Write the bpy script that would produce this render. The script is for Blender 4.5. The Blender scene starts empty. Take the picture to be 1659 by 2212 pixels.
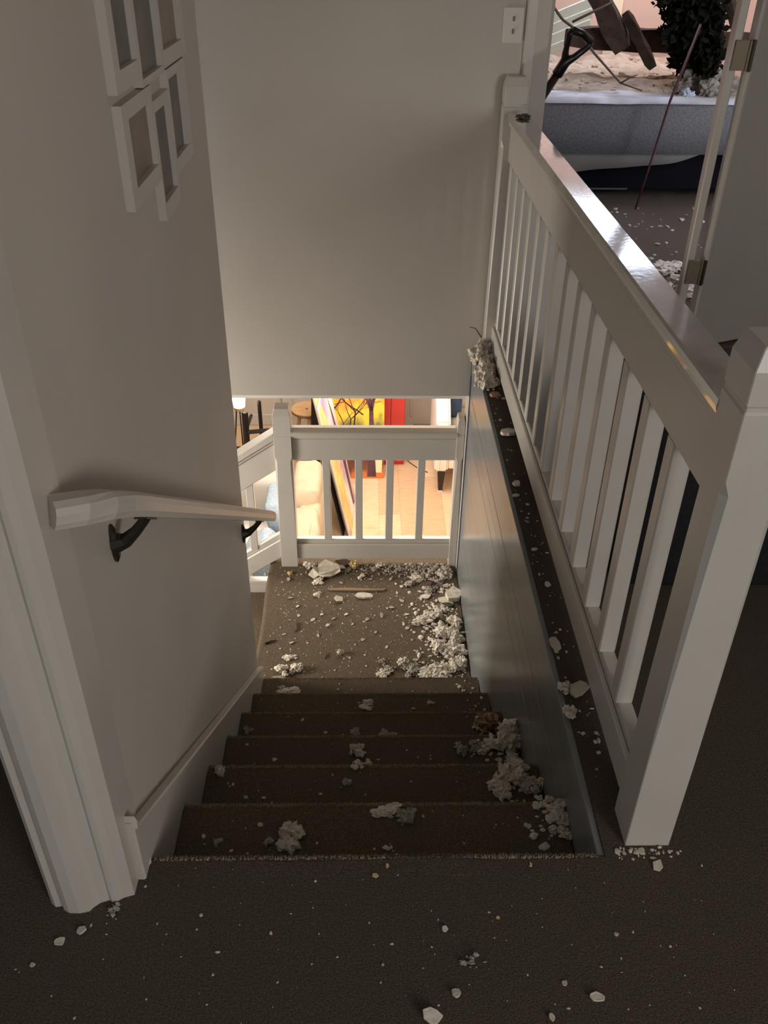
import bpy, bmesh, math, random
from mathutils import Vector, Matrix, noise
S = bpy.context.scene
COL = S.collection

# ------------------------------------------------------------------ camera
F = Vector((0.020822, 0.826223, -0.562959))
def setup_camera():
    pitch, yaw, roll, f = 0.5978, 0.0252, 0.0151, 1876.0
    cp, sp, cy, sy = math.cos(pitch), math.sin(pitch), math.cos(yaw), math.sin(yaw)
    fw = Vector((sy*cp, cy*cp, -sp)); r = Vector((cy, -sy, 0)); u = r.cross(fw)
    c, s = math.cos(roll), math.sin(roll)
    r, u = c*r + s*u, -s*r + c*u
    cam = bpy.data.cameras.new('camera'); o = bpy.data.objects.new('camera', cam)
    COL.objects.link(o)
    cam.sensor_fit = 'VERTICAL'; cam.sensor_height = 24.0; cam.lens = 24.0*f/2212.0
    cam.clip_start = 0.02; cam.clip_end = 100
    m = Matrix((r, u, -fw)).transposed().to_4x4(); m.translation = Vector((0.4241, 0, 1.5452))
    o.matrix_world = m
    S.camera = o
setup_camera()

# ------------------------------------------------------------------ sky, lights, exposure
W = bpy.data.worlds.new('overcast_sky'); S.world = W; W.use_nodes = True
W.node_tree.nodes['Background'].inputs[0].default_value = (0.72, 0.82, 1.0, 1)
W.node_tree.nodes['Background'].inputs[1].default_value = 12.0
def light(name, kind, loc, energy, color, size=None, target=None, sizey=None):
    l = bpy.data.lights.new(name, kind); l.energy = energy; l.color = color
    o = bpy.data.objects.new(name, l); COL.objects.link(o); o.location = loc
    if kind == 'AREA':
        l.size = size
        if sizey: l.shape = 'RECTANGLE'; l.size_y = sizey
    elif size is not None: l.shadow_soft_size = size
    if target is not None:
        o.rotation_euler = (Vector(target) - Vector(loc)).to_track_quat('-Z', 'Y').to_euler()
    return o
light('hall_fill', 'AREA', (3.2, -2.4, 1.5), 98, (1.0, 0.945, 0.885), 1.7, (0.0, 2.0, 0.7), 1.5)  # unseen soft fill added from behind right to brighten the hall
light('hall_fill_left', 'AREA', (-1.4, -5.4, 1.4), 18, (0.86, 0.94, 1.0), 1.6, (0.6, 2.5, 0.7), 1.4)  # second unseen fill, bluish, added from behind left
light('side_room_daylight', 'AREA', (-2.3, 0.1, 1.2), 2.2, (0.80, 0.92, 1.0), 0.7, (0.5, 0.6, 1.0), 1.2)
light('lower_stair_lamp', 'AREA', (-1.6, 2.85, -0.60), 25, (1.0, 0.91, 0.79), 0.5, (0.5, 3.10, -0.95), 0.5).data.spread = math.radians(140)
light('living_room_lamp', 'AREA', (0.25, 4.45, -0.34), 46, (1.0, 0.90, 0.77), 1.7, (0.25, 4.45, -2.6), 0.6)
light('living_room_far_lamp', 'AREA', (0.45, 6.2, -0.40), 56, (1.0, 0.90, 0.77), 1.0, (0.45, 6.2, -2.6), 1.0)
light('living_room_side_lamp', 'POINT', (1.9, 6.6, -0.75), 14, (1.0, 0.86, 0.68), 0.15)
light('bedroom_lamp', 'POINT', (3.0, 7.3, 1.7), 22, (1.0, 0.66, 0.46), 0.12)
S.view_settings.view_transform = 'Standard'; S.view_settings.look = 'None'
S.view_settings.gamma = 1.0; S.view_settings.use_curve_mapping = False
S.view_settings.exposure = 0.0

# ------------------------------------------------------------------ materials
MATS = {}
def mat(name, col, rough=0.6, col2=None, scale=20.0, bump=0.0, bscale=None, spec=None, emit=None, estr=0, detail=4, stretch=None, metal=0, coat=0):
    if name in MATS: return MATS[name]
    m = bpy.data.materials.new(name); m.use_nodes = True; nt = m.node_tree
    b = nt.nodes['Principled BSDF']
    b.inputs['Base Color'].default_value = (*col, 1); b.inputs['Roughness'].default_value = rough
    b.inputs['Metallic'].default_value = metal
    if spec is not None: b.inputs['Specular IOR Level'].default_value = spec
    if coat: b.inputs['Coat Weight'].default_value = coat; b.inputs['Coat Roughness'].default_value = 0.06
    tc = nt.nodes.new('ShaderNodeTexCoord'); vec = tc.outputs['Object']
    if stretch:
        mp = nt.nodes.new('ShaderNodeMapping'); mp.inputs['Scale'].default_value = stretch
        nt.links.new(vec, mp.inputs['Vector']); vec = mp.outputs['Vector']
    if col2:
        n = nt.nodes.new('ShaderNodeTexNoise'); n.inputs['Scale'].default_value = scale; n.inputs['Detail'].default_value = detail
        nt.links.new(vec, n.inputs['Vector'])
        r = nt.nodes.new('ShaderNodeValToRGB'); r.color_ramp.elements[0].position = 0.35; r.color_ramp.elements[1].position = 0.65
        r.color_ramp.elements[0].color = (*col, 1); r.color_ramp.elements[1].color = (*col2, 1)
        nt.links.new(n.outputs['Fac'], r.inputs['Fac']); nt.links.new(r.outputs['Color'], b.inputs['Base Color'])
    if bump:
        n = nt.nodes.new('ShaderNodeTexNoise'); n.inputs['Scale'].default_value = bscale or scale; n.inputs['Detail'].default_value = 3
        nt.links.new(vec, n.inputs['Vector'])
        bp = nt.nodes.new('ShaderNodeBump'); bp.inputs['Strength'].default_value = bump; bp.inputs['Distance'].default_value = 0.004
        nt.links.new(n.outputs['Fac'], bp.inputs['Height']); nt.links.new(bp.outputs['Normal'], b.inputs['Normal'])
    if emit: b.inputs['Emission Color'].default_value = (*emit, 1); b.inputs['Emission Strength'].default_value = estr
    MATS[name] = m; return m
M_WALL = mat('wall_paint', (.57, .53, .485), .6, (.545, .505, .46), 3, .08, 300)
M_CEIL = mat('ceiling_paint', (.75, .73, .69), .8, bump=.1, bscale=120)
M_TRIM = mat('white_gloss_paint', (.58, .55, .51), .34, (.555, .525, .485), 6, .04, 40)
M_CAP = mat('worn_white_cap_paint', (.56, .53, .50), .09, (.44, .41, .38), 9, .05, 60, spec=1.0, coat=1)
M_BLUE = mat('blue_grey_board_paint', (.22, .235, .24), .25, (.195, .21, .22), 2.5, .06, 25, stretch=(6, .6, 6))
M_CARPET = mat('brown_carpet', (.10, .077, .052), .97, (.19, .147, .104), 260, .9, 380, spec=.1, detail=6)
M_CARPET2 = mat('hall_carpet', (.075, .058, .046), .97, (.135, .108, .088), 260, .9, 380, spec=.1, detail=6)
M_INS = mat('insulation_white', (.84, .78, .69), .95, (.62, .56, .48), 40, .8, 90, spec=.1)
M_INSG = mat('insulation_grey', (.50, .46, .40), .95, (.30, .27, .23), 40, .8, 90, spec=.1)
M_INST = mat('insulation_tan', (.52, .34, .24), .95, (.30, .18, .12), 40, .8, 90, spec=.1)
M_PLASTER = mat('plaster_chip', (.70, .64, .54), .9, (.55, .50, .41), 50, .4, 80)
M_CAPSHADOW = mat('cap_shadow', (.16, .14, .11), .95, (.10, .085, .065), 40, .8, 90)  # dark tone painting the shadow at the cap end
M_DUSTY = mat('dusty_grey_insulation', (.30, .265, .22), .95, (.16, .14, .115), 30, .9, 70)
M_YEL = mat('yellow_foam', (.72, .58, .30), .9, (.60, .46, .22), 50, .4, 70)
M_TWIG = mat('dark_twig', (.07, .045, .03), .9, (.12, .08, .05), 60)
M_LEAF = mat('dark_leaf', (.035, .055, .022), .7, (.06, .08, .03), 30)
M_BROWNLEAF = mat('dead_leaf', (.12, .07, .045), .8, (.07, .04, .03), 30)
M_WOODSTICK = mat('splintered_wood', (.29, .20, .13), .8, (.20, .135, .085), 20, stretch=(1, 8, 8))
M_BRACKET = mat('dark_bronze_metal', (.05, .045, .035), .45, metal=.6)
M_HINGE = mat('aged_bronze_hinge', (.22, .18, .13), .5, metal=.4)
M_BLACK = mat('black_cloth', (.006, .006, .008), .9, (.012, .012, .015), 60, .5, 200)
M_BLACKMETAL = mat('black_metal', (.012, .010, .012), .4)
M_FLOORWOOD = mat('pale_oak', (.62, .43, .27), .45, (.72, .52, .35), 6, .05, 40, stretch=(2, 14, 2))
M_FLOORWOOD2 = mat('pale_oak_warm', (.54, .35, .21), .45, (.62, .43, .27), 6, .05, 40, stretch=(2, 14, 2))
M_STOOL = mat('stool_wood', (.62, .37, .17), .5, (.72, .46, .24), 8, stretch=(1, 12, 1))
M_BARK = mat('stool_edge_bark', (.20, .11, .055), .8, (.30, .18, .09), 40)
M_SOFA = mat('cream_sofa_cloth', (.52, .40, .28), .9, (.46, .35, .24), 8, .25, 60)
M_SOFAG = mat('grey_sofa_cloth', (.50, .46, .41), .9, (.46, .42, .38), 8, .2, 60)
M_DENIM = mat('blue_grey_denim', (.38, .45, .52), .9, (.28, .35, .43), 60, .3, 200)
M_NAVY = mat('navy_cloth', (.025, .05, .11), .9, (.035, .065, .13), 40)
M_GREYCUSH = mat('pale_grey_cloth', (.50, .47, .47), .9)
M_WHITE = mat('white_upholstery', (.80, .75, .70), .6)
M_RED = mat('red_lacquer', (.55, .045, .035), .5, (.48, .035, .03), 5)
M_LIVWALL = mat('living_wall_paint', (.60, .54, .49), .7, bump=.05, bscale=200)
M_CREAM = mat('cream_paint', (.78, .66, .46), .6)
M_GREYBOARD = mat('grey_board', (.20, .185, .17), .6)
M_CANVASEDGE = mat('raw_canvas', (.78, .72, .60), .8)
M_SHADE = mat('lamp_shade_lit', (.9, .8, .65), .8, emit=(1, .86, .62), estr=6)
M_PINK = mat('peach_wall_paint', (.62, .43, .34), .7, bump=.05, bscale=200)
M_MATTRESS = mat('mattress_ticking', (.155, .150, .148), .95, (.105, .102, .104), 70, .3, 140)
M_SHEET = mat('dusty_sheet', (.46, .37, .29), .95, (.34, .25, .18), 14, .6, 60)
M_BEDBASE = mat('dark_bed_base', (.004, .004, .006), .9, spec=.1)
M_BEAM = mat('dark_broken_wood', (.032, .017, .009), .85, (.06, .032, .017), 12, .6, 30, stretch=(1.5, 1.5, 1.5))
M_MINT = mat('pale_mint_board', (.60, .64, .55), .6)
M_SHOVEL = mat('black_plastic', (.010, .010, .014), .3)
M_SHAFT = mat('dark_shaft_wood', (.028, .012, .010), .35)
M_RODRED = mat('dark_red_metal', (.055, .010, .010), .6)
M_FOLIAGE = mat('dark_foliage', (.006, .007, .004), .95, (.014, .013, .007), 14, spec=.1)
M_DOOR = mat('door_paint', (.42, .395, .365), .45, (.39, .365, .34), 2)
M_PHOTOS = mat('photo_print', (.16, .135, .115), .35, (.09, .085, .085), 9, detail=2)
M_PHOTOS2 = mat('photo_print_warm', (.27, .205, .165), .35, (.20, .155, .135), 9, detail=2)
M_SWITCH = mat('switch_plastic', (.70, .66, .62), .4)
M_DARKROOM = mat('dark_navy_skirting', (.05, .07, .12), .6)

# ------------------------------------------------------------------ mesh helpers
def bx(bm, x0, x1, y0, y1, z0, z1, M=None):
    vs = [bm.verts.new((x, y, z)) for x in (x0, x1) for y in (y0, y1) for z in (z0, z1)]
    if M is not None:
        for v in vs: v.co = M @ v.co
    for f in ((0,1,3,2),(4,6,7,5),(0,4,5,1),(2,3,7,6),(0,2,6,4),(1,5,7,3)):
        bm.faces.new([vs[i] for i in f])
    return vs
def prism(bm, pts, fn, a, b):
    """polygon pts swept from a to b; fn(u,v,w) gives the 3-D point"""
    A = [bm.verts.new(fn(u, v, a)) for u, v in pts]; B = [bm.verts.new(fn(u, v, b)) for u, v in pts]
    n = len(pts)
    bm.faces.new(A); bm.faces.new(B[::-1])
    for i in range(n): bm.faces.new((A[i], B[i], B[(i+1) % n], A[(i+1) % n]))
def tube(bm, pts, rad, n=8, cap=True, sq=None):
    pts = [Vector(p) for p in pts]; rings = []
    for i, p in enumerate(pts):
        d = (pts[min(i+1, len(pts)-1)] - pts[max(i-1, 0)]).normalized()
        a = d.cross(Vector((0, 0, 1)))
        if a.length < 1e-3: a = d.cross(Vector((0, 1, 0)))
        a.normalize(); b = d.cross(a).normalized()
        r = rad[i] if isinstance(rad, (list, tuple)) else rad
        rings.append([bm.verts.new(p + (math.cos(t)*a*(sq or 1) + math.sin(t)*b)*r) for t in [2*math.pi*k/n for k in range(n)]])
    for i in range(len(rings)-1):
        for k in range(n): bm.faces.new((rings[i][k], rings[i][(k+1) % n], rings[i+1][(k+1) % n], rings[i+1][k]))
    if cap: bm.faces.new(rings[0][::-1]); bm.faces.new(rings[-1])
def loft(bm, rings):
    R = [[bm.verts.new(p) for p in r] for r in rings]; n = len(R[0])
    for i in range(len(R)-1):
        for k in range(n): bm.faces.new((R[i][k], R[i][(k+1) % n], R[i+1][(k+1) % n], R[i+1][k]))
    bm.faces.new(R[0][::-1]); bm.faces.new(R[-1])
def lathe(bm, prof, n=20, c=(0, 0, 0)):
    loft(bm, [[(c[0]+r*math.cos(2*math.pi*k/n), c[1]+r*math.sin(2*math.pi*k/n), c[2]+z) for k in range(n)] for r, z in prof])
def obj(name, bm, m, parent=None, bevel=0, smooth=False, segs=1):
    bmesh.ops.recalc_face_normals(bm, faces=bm.faces)
    if bevel:
        bmesh.ops.bevel(bm, geom=[e for e in bm.edges if len(e.link_faces) == 2 and e.calc_face_angle(0) > .5], offset=bevel, segments=segs, affect='EDGES', clamp_overlap=True)
    me = bpy.data.meshes.new(name); bm.to_mesh(me); bm.free()
    if smooth:
        for p in me.polygons: p.use_smooth = True
    me.materials.append(m)
    o = bpy.data.objects.new(name, me); COL.objects.link(o)
    if parent:
        o.parent = parent
        if parent.parent: o.matrix_parent_inverse = (parent.parent.matrix_basis @ parent.matrix_basis).inverted() if False else Matrix.Identity(4)
        base = parent
        off = Vector((0, 0, 0))
        while base is not None: off += base.location; base = base.parent
        o.location = -off
    return o
def B(name, m, parent, *b, bevel=.002):
    bm = bmesh.new(); bx(bm, *b); return obj(name, bm, m, parent, bevel)
def tag(o, label, cat, group=None, kind=None):
    o['label'] = label; o['category'] = cat
    if group: o['group'] = group
    if kind: o['kind'] = kind
    return o
def thing(name, label, cat, loc, group=None):
    o = bpy.data.objects.new(name, None); COL.objects.link(o); o.location = loc; o.empty_display_size = .05
    return tag(o, label, cat, group)
def struct(name, m, *boxes, bevel=0):
    bm = bmesh.new()
    for b in boxes: bx(bm, *b)
    o = obj(name, bm, m, None, bevel); o['kind'] = 'structure'; return o
def structbm(name, bm, m, bevel=0):
    o = obj(name, bm, m, None, bevel); o['kind'] = 'structure'; return o

# ------------------------------------------------------------------ dimensions
R, T, Y0 = .17672, .25885, 1.0544          # riser, going, top nosing
ZL = -7*R; YL = Y0 + 6*T                   # landing level, its front edge
YB = 3.55; ZF = -2.65                      # bulkhead face, living-room floor
XB = .89                                   # blue boarded wall face

# ------------------------------------------------------------------ structure
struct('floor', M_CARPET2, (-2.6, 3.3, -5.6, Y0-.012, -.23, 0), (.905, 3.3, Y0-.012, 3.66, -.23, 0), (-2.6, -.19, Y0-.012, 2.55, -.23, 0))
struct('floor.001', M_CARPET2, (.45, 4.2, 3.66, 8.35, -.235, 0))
struct('ceiling', M_CEIL, (-2.6, 3.3, -5.6, 3.66, 2.42, 2.5))
struct('ceiling.001', M_CEIL, (.45, 1.75, 3.66, 8.45, 2.42, 2.5), (2.65, 4.3, 3.66, 8.45, 2.42, 2.5), (1.75, 2.65, 3.66, 6.2, 2.42, 2.5), (1.75, 2.65, 7.9, 8.45, 2.42, 2.5))
struct('wall_left', M_WALL, (-.15, -.02, .99, 2.6, ZF, 2.42))
struct('wall_back', M_WALL, (-2.6, XB+.002, YB, 3.65, -.235, 2.42), (XB+.002, 1.083, YB, 3.65, 0, 2.42), (1.083, 2.75, YB, 3.65, 2.05, 2.42), (2.75, 3.3, YB, 3.65, 0, 2.42))
struct('wall_right', M_WALL, (3.3, 3.4, -5.6, 3.65, -.2, 2.5))
struct('wall_front', M_WALL, (-2.6, 3.3, -5.7, -5.6, -.2, 2.5))
struct('wall_far_left', M_WALL, (-2.7, -2.6, -5.7, 8.45, ZF, 2.5))
# bedroom shell
struct('wall_bedroom_back', M_PINK, (.45, 4.3, 8.35, 8.45, -.2, 2.5))
struct('wall_bedroom_left', M_PINK, (.35, .45, 3.66, 8.45, -.235, 2.5))
struct('wall_bedroom_right', M_PINK, (4.2, 4.3, 3.55, 8.45, -.2, 2.5))
struct('trim_1', M_CREAM, (2.44, 2.56, 8.31, 8.35, 0, 2.4), bevel=.004)
# living room shell
struct('ceiling.002', M_CEIL, (-2.6, 3.3, 3.65, 8.45, -.30, -.236))
struct('wall_living_back', M_LIVWALL, (-2.6, 3.4, 7.72, 7.85, ZF, -.30))
struct('wall_living_right', M_CREAM, (1.75, 1.85, 3.66, 7.72, ZF, -.30))
struct('wall_under_stairs', M_WALL, (-.15, XB+.1, 2.50, 2.59, ZF, ZL-.25), (-2.6, -.15, 2.50, 2.59, ZF, -.10))
struct('baseboard_back', M_TRIM, (-2.6, 1.75, 7.70, 7.72, ZF, ZF+.12), bevel=.004)
struct('floor_living_room', M_FLOORWOOD2, (-2.6, 3.4, 2.6, 7.85, ZF-.1, ZF-.004))

# oak planks, each with its own joint
lr = bpy.data.objects['floor_living_room']
random.seed(4)
x = -1.5
plank_mesh = {}
while x < 1.75:
    y = 3.75 - random.random()*1.0
    while y < 7.7:
        L = 1.2; w = .185
        a, b = max(y, 3.75), min(y+L, 7.70)
        if b - a > .05:
            bm = bmesh.new(); bx(bm, x+.001, min(x+w, 1.75)-.001, a+.001, b-.001, ZF-.004, ZF + random.choice((0, .0006, .001)))
            obj('plank', bm, random.choice((M_FLOORWOOD, M_FLOORWOOD, M_FLOORWOOD2)), lr)
        y += L
    x += w

# ------------------------------------------------------------------ staircase
st = thing('staircase', 'brown carpeted stairs running down between the left wall and blue-grey boards', 'stairs', (.45, Y0, 0))
def nosing_profile(y, z, depth, rad=.018, drop=.19):
    """side profile of a step with a rounded nose at (y,z); back at y-depth"""
    p = [(y-depth, z), (y-rad, z)]
    for k in range(1, 7):
        a = math.pi/2 - k*math.pi/6*1.0
        p.append((y-rad+rad*math.cos(a), z-rad+rad*math.sin(a)))
    p += [(y-rad-.006, z-2*rad), (y-rad-.008, z-drop), (y-depth, z-drop)]
    return p
def wob(bm, amp, seed, skip=lambda v: False):
    for v in bm.verts:
        if not skip(v):
            v.co += Vector((0, noise.noise(v.co*9+Vector((seed, 0, 0))), noise.noise(v.co*9+Vector((0, seed, 7)))))*amp
def nosed(name, y, z, depth, x0, x1, parent, m, seed, drop):
    prof = nosing_profile(y, z, depth, drop=drop)
    N = 36; bm = bmesh.new()
    loft(bm, [[(x0+(x1-x0)*k/N, py, pz) for py, pz in prof] for k in range(N+1)])
    wob(bm, .004, seed)
    o = obj(name, bm, m, parent, smooth=False)
    return o
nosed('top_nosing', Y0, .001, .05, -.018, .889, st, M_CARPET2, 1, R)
for k in range(1, 7):
    nosed('step', Y0+k*T, -k*R, T+.03, .0, XB-.001, st, M_CARPET, k*3.3, R+.02)
# landing with rounded left edge
bm = bmesh.new()
N = 30
prof = [(XB, ZL), (-.05, ZL)] + [(-.05+.022*math.cos(a)-.0, ZL-.022+.022*math.sin(a)) for a in [math.pi/2+k*math.pi/10 for k in range(1, 8)]] + [(-.055, ZL-.05), (-.055, ZL-.2), (XB, ZL-.2)]
loft(bm, [[(max(px - (.006+.004*math.sin(k*.33)+.012*(1-k/N)**2), -.016 if k < 2 else -1) if px < 0 else px, YL-.03+(3.66-YL+.03)*k/N, pz) for px, pz in prof] for k in range(N+1)])
obj('landing', bm, M_CARPET, st)
# carpet pile along the step edges, paler to paint in the nosing highlight
def fuzz(name, segs, parent, m, seed, n=2600, h=.007):
    rnd = random.Random(seed); bm = bmesh.new()
    for i in range(n):
        (x0, x1, y, z) = rnd.choice(segs)
        x = rnd.uniform(x0, x1); a = rnd.uniform(-.3, 1.4); l = h*rnd.uniform(.5, 1.2); w = .0016
        yy = y - rnd.uniform(0, .016); zz = z-.001 - max(0, (yy-(y-.014)))*.8
        d = Vector((rnd.uniform(-.4, .4), math.sin(a), math.cos(a))).normalized()*l
        p = Vector((x, yy, zz)); bm.faces.new([bm.verts.new(p+Vector((-w, 0, 0))), bm.verts.new(p+Vector((w, 0, 0))), bm.verts.new(p+d)])
    o = obj(name, bm, m, parent); o['kind'] = 'stuff'; return o
M_PILE = mat('nosing_highlight_pile', (.36, .29, .21), .95, spec=.1)
fuzz('carpet_pile', [(.0, XB, Y0+k*T, -k*R) for k in range(0, 7)], st, M_PILE, 5, 16000)

# second flight going down to the left
st2 = thing('lower_staircase', 'lower flight of carpeted steps dropping away left of the landing', 'stairs', (-.5, 3.1, ZF))
for k in range(1, 8):
    x1 = -.055 - (k-1)*T; B('step', M_CARPET, st2, x1-T-.02, x1, 2.62, 3.60, ZL-k*R-.2, ZL-k*R, bevel=.015)
bm = bmesh.new()
prism(bm, [(-.06, ZL-R+.055), (-.06, ZL-R-.1), (-.4, ZL-R-.1), (-.4, ZL-R+.055)], lambda u, v, w: (u, w, v), 3.59, 3.62)
obj('stringer', bm, M_TRIM, st2, .004)
B('stringer_cap', M_TRIM, st2, -.4, -.055, 3.585, 3.63, ZL-R+.055, ZL-R+.075, bevel=.003)
# board strip behind
# skirting board down the left wall
bm = bmesh.new()
def sk(y): return .135 - (y-1.017)*.722
pts = [(1.00, 0.0), (1.00, .175), (1.012, .15)] + [(1.03+.0*k, sk(1.03)) for k in range(1)] + [(2.6, sk(2.6)), (2.6, ZL-.02), (2.45, ZL+.0), (1.07, -.30), (1.04, -.16)]
prism(bm, pts, lambda u, v, w: (w, u, v), -.02, -.002)
sk_o = structbm('baseboard_left', bm, M_TRIM, .003)
bm = bmesh.new()
prism(bm, [(1.005, .19), (1.013, .165), (1.03, sk(1.03)+.016), (2.6, sk(2.6)+.016), (2.6, sk(2.6)), (1.03, sk(1.03)), (1.0, .155)], lambda u, v, w: (w, u, v), -.02, .004)
structbm('trim_2', bm, M_TRIM, .003)

# casing on the end of the left wall (moulded profile in plan)
cas = [(-.17, 1.0), (-.17, .952), (-.160, .944), (-.148, .946), (-.142, .938), (-.131, .932), (-.112, .931), (-.094, .935), (-.088, .943), (-.078, .952), (-.062, .957), (-.056, .953), (-.048, .954), (-.036, .962), (-.017, .968), (-.017, 1.06), (-.02, 1.06), (-.10, 1.0)]
bm = bmesh.new(); prism(bm, cas, lambda u, v, w: (u, v, w), 0, 2.42)
structbm('trim_3', bm, M_TRIM)

# ------------------------------------------------------------------ blue boarded wall
bw = struct('wall_right_stair', M_BLUE, (XB+.016, XB+.10, Y0-.01, 3.50, ZF, -.005))
def board(z0, z1, x):
    B('board', M_BLUE, bw, x, XB+.016, Y0-.008, 3.517, z0, z1, bevel=.002)
board(-.112, -.004, XB+.0)
board(-.205, -.114, XB+.003)
board(-.280, -.207, XB+.003)
board(-.365, -.282, XB+.004)
board(ZL-.3, -.367, XB+.004)
struct('gap_shade', M_NAVY, (XB+.001, XB+.06, 3.512, 3.53, ZL-.25, -.02))  # dark strip put in the gap for its shade
struct('wall_landing_end', M_WALL, (XB+.002, 1.75, 3.532, 3.66, ZF, -.235))

# ------------------------------------------------------------------ railings
def post_rings(cx, cy, hw, secs, hy=None):
    out = []
    for z, s, c in secs:
        h = hw*s; k = (hy or hw)*s
        out.append([(cx-h+c, cy-k, z), (cx+h-c, cy-k, z), (cx+h, cy-k+c, z), (cx+h, cy+k-c, z), (cx+h-c, cy+k, z), (cx-h+c, cy+k, z), (cx-h, cy+k-c, z), (cx-h, cy-k+c, z)])
    return out
def newel(name, parent, cx, cy, hw, z0, zc, ztop, m=M_TRIM, chz=None, hy=None):
    """square post: plain foot, stop chamfer, neck groove under a block with a bevelled top"""
    e = .0015; c = .011
    secs = [(z0, 1, e), (z0+.25, 1, e), (zc-.14, 1, c), (zc-.115, 1, e), (zc-.004, 1, e), (zc, .95, e), (zc+.006, .95, e), (zc+.010, 1.0, e), (ztop-.034, 1.0, e), (ztop-.004, .80, e), (ztop, .76, e)]
    bm = bmesh.new(); loft(bm, post_rings(cx, cy, hw, secs, hy)); return obj(name, bm, m, parent)
# upper railing (runs along y)
up = thing('stair_railing', 'white railing with square balusters along the hall edge above the stairs', 'railing', (.98, 2.3, 0))
newel('newel_post', up, .995, 1.112, .045, 0, .985, 1.08)
newel('wall_post', up, .972, 3.50, .042, .0, .985, 1.085, hy=.035)
YA, YE = 1.155, 3.468
def sweep_y(name, pts, m, parent, a=YA, b=YE, bevel=0):
    bm = bmesh.new(); prism(bm, pts, lambda u, v, w: (u, w, v), a, b); return obj(name, bm, m, parent, bevel)
capprof = [(.948, .950), (.949, .962), (.953, .967), (1.014, .967), (1.018, .962), (1.018, .950), (1.015, .938), (.951, .938)]
sweep_y('cap_rail', capprof, M_CAP, up)
sweep_y('cove_moulding', [(.953, .938), (.953, .925), (.960, .917), (1.006, .917), (1.012, .925), (1.012, .938)], M_TRIM, up)
sweep_y('top_rail', [(.962, .795), (.962, .917), (1.002, .917), (1.002, .795)], M_TRIM, up, bevel=.003)
sweep_y('bottom_rail', [(.957, .045), (.957, .128), (.960, .132), (.966, .134), (.970, .128), (1.0, .128), (1.004, .132), (1.008, .128), (1.008, .045)], M_TRIM, up)
sweep_y('fillet_strip', [(.968, .128), (.968, .150), (.972, .153), (.998, .153), (1.001, .150), (1.001, .128)], M_TRIM, up)
bm = bmesh.new(); bx(bm, .9625, 1.0015, -.0195, .0195, .150, .797)
b0 = obj('baluster', bm, M_TRIM, up, .003); b0.location.y += 1.331
for k in range(1, 14):
    c = b0.copy(); COL.objects.link(c); c.parent = up; c.location.y = b0.location.y + .159*k
# landing railing (runs along x)
YR = 3.60
ld = thing('landing_railing', 'white railing closing off the far end of the lower landing', 'railing', (.45, YR, ZL))
newel('newel_post', ld, .030, 3.622, .042, ZL, -.462, -.325)
newel('wall_post', ld, .872, 3.622, .018, ZL, -.462, -.372, hy=.040)
def sweep_x(name, pts, m, parent, a=.070, b=.856, bevel=0):
    bm = bmesh.new(); prism(bm, pts, lambda u, v, w: (w, u, v), a, b); return obj(name, bm, m, parent, bevel)
def sh(pts, dz): return [(u - .983 + 3.617, v + dz) for u, v in pts]
sweep_x('cap_rail', sh([(.944, -.456), (.945, -.446), (.950, -.441), (.983, -.437), (1.016, -.441), (1.021, -.446), (1.022, -.456), (1.018, -.468), (.948, -.468)], 0), M_TRIM, ld)
sweep_x('cove_moulding', sh([(.953, -.468), (.954, -.478), (.962, -.486), (1.004, -.486), (1.012, -.478), (1.013, -.468)], 0), M_TRIM, ld)
sweep_x('top_rail', sh([(.962, -.604), (.962, -.486), (1.004, -.486), (1.004, -.604)], 0), M_TRIM, ld, bevel=.003)
sweep_x('bottom_rail', sh([(.958, -1.192), (.958, -1.110), (.962, -1.104), (.968, -1.104), (.972, -1.110), (1.004, -1.110), (1.008, -1.104), (1.008, -1.192)], 0), M_TRIM, ld, bevel=.001)
sweep_x('fillet_strip', sh([(.972, -1.110), (.972, -1.078), (1.000, -1.078), (1.000, -1.110)], 0), M_TRIM, ld, bevel=.002)
bm = bmesh.new(); bx(bm, -.0185, .0185, 3.600, 3.636, -1.08, -.603)
b1 = obj('baluster', bm, M_TRIM, ld, .003); b1.location.x += .231
for xx in (.389, .541, .694):
    c = b1.copy(); COL.objects.link(c); c.parent = ld; c.location.x = b1.location.x + xx - .231
# sloping railing of the lower flight
sr = thing('sloping_railing', 'short sloping white railing left of the landing post, going down', 'railing', (-.3, 3.62, ZL))
SL = R/T
def slope(name, z0, z1, y0, y1, m, xa=-.012, xb=-1.2, bevel=.003):
    bm = bmesh.new()
    prism(bm, [(xa, z0), (xa, z1), (xb, z1+SL*(xb-xa)), (xb, z0+SL*(xb-xa))], lambda u, v, w: (u, w, v), y0, y1)
    return obj(name, bm, m, sr, bevel)
slope('cap_rail', -.492, -.452, 3.585, 3.665, M_TRIM)
slope('cove_moulding', -.512, -.492, 3.594, 3.655, M_TRIM)
slope('top_rail', -.665, -.512, 3.603, 3.645, M_TRIM)
slope('bottom_rail', -1.192, -1.080, 3.600, 3.650, M_TRIM)
slope('fillet_strip', -1.08, -1.045, 3.612, 3.640, M_TRIM)
for k, xx in enumerate((-.150, -.31, -.47, -.63)):
    bm = bmesh.new(); dz = SL*(xx+.012); bx(bm, xx-.019, xx+.019, 3.607, 3.643, -1.055+dz, -.65+dz); obj('baluster', bm, M_TRIM, sr, .003)

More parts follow.
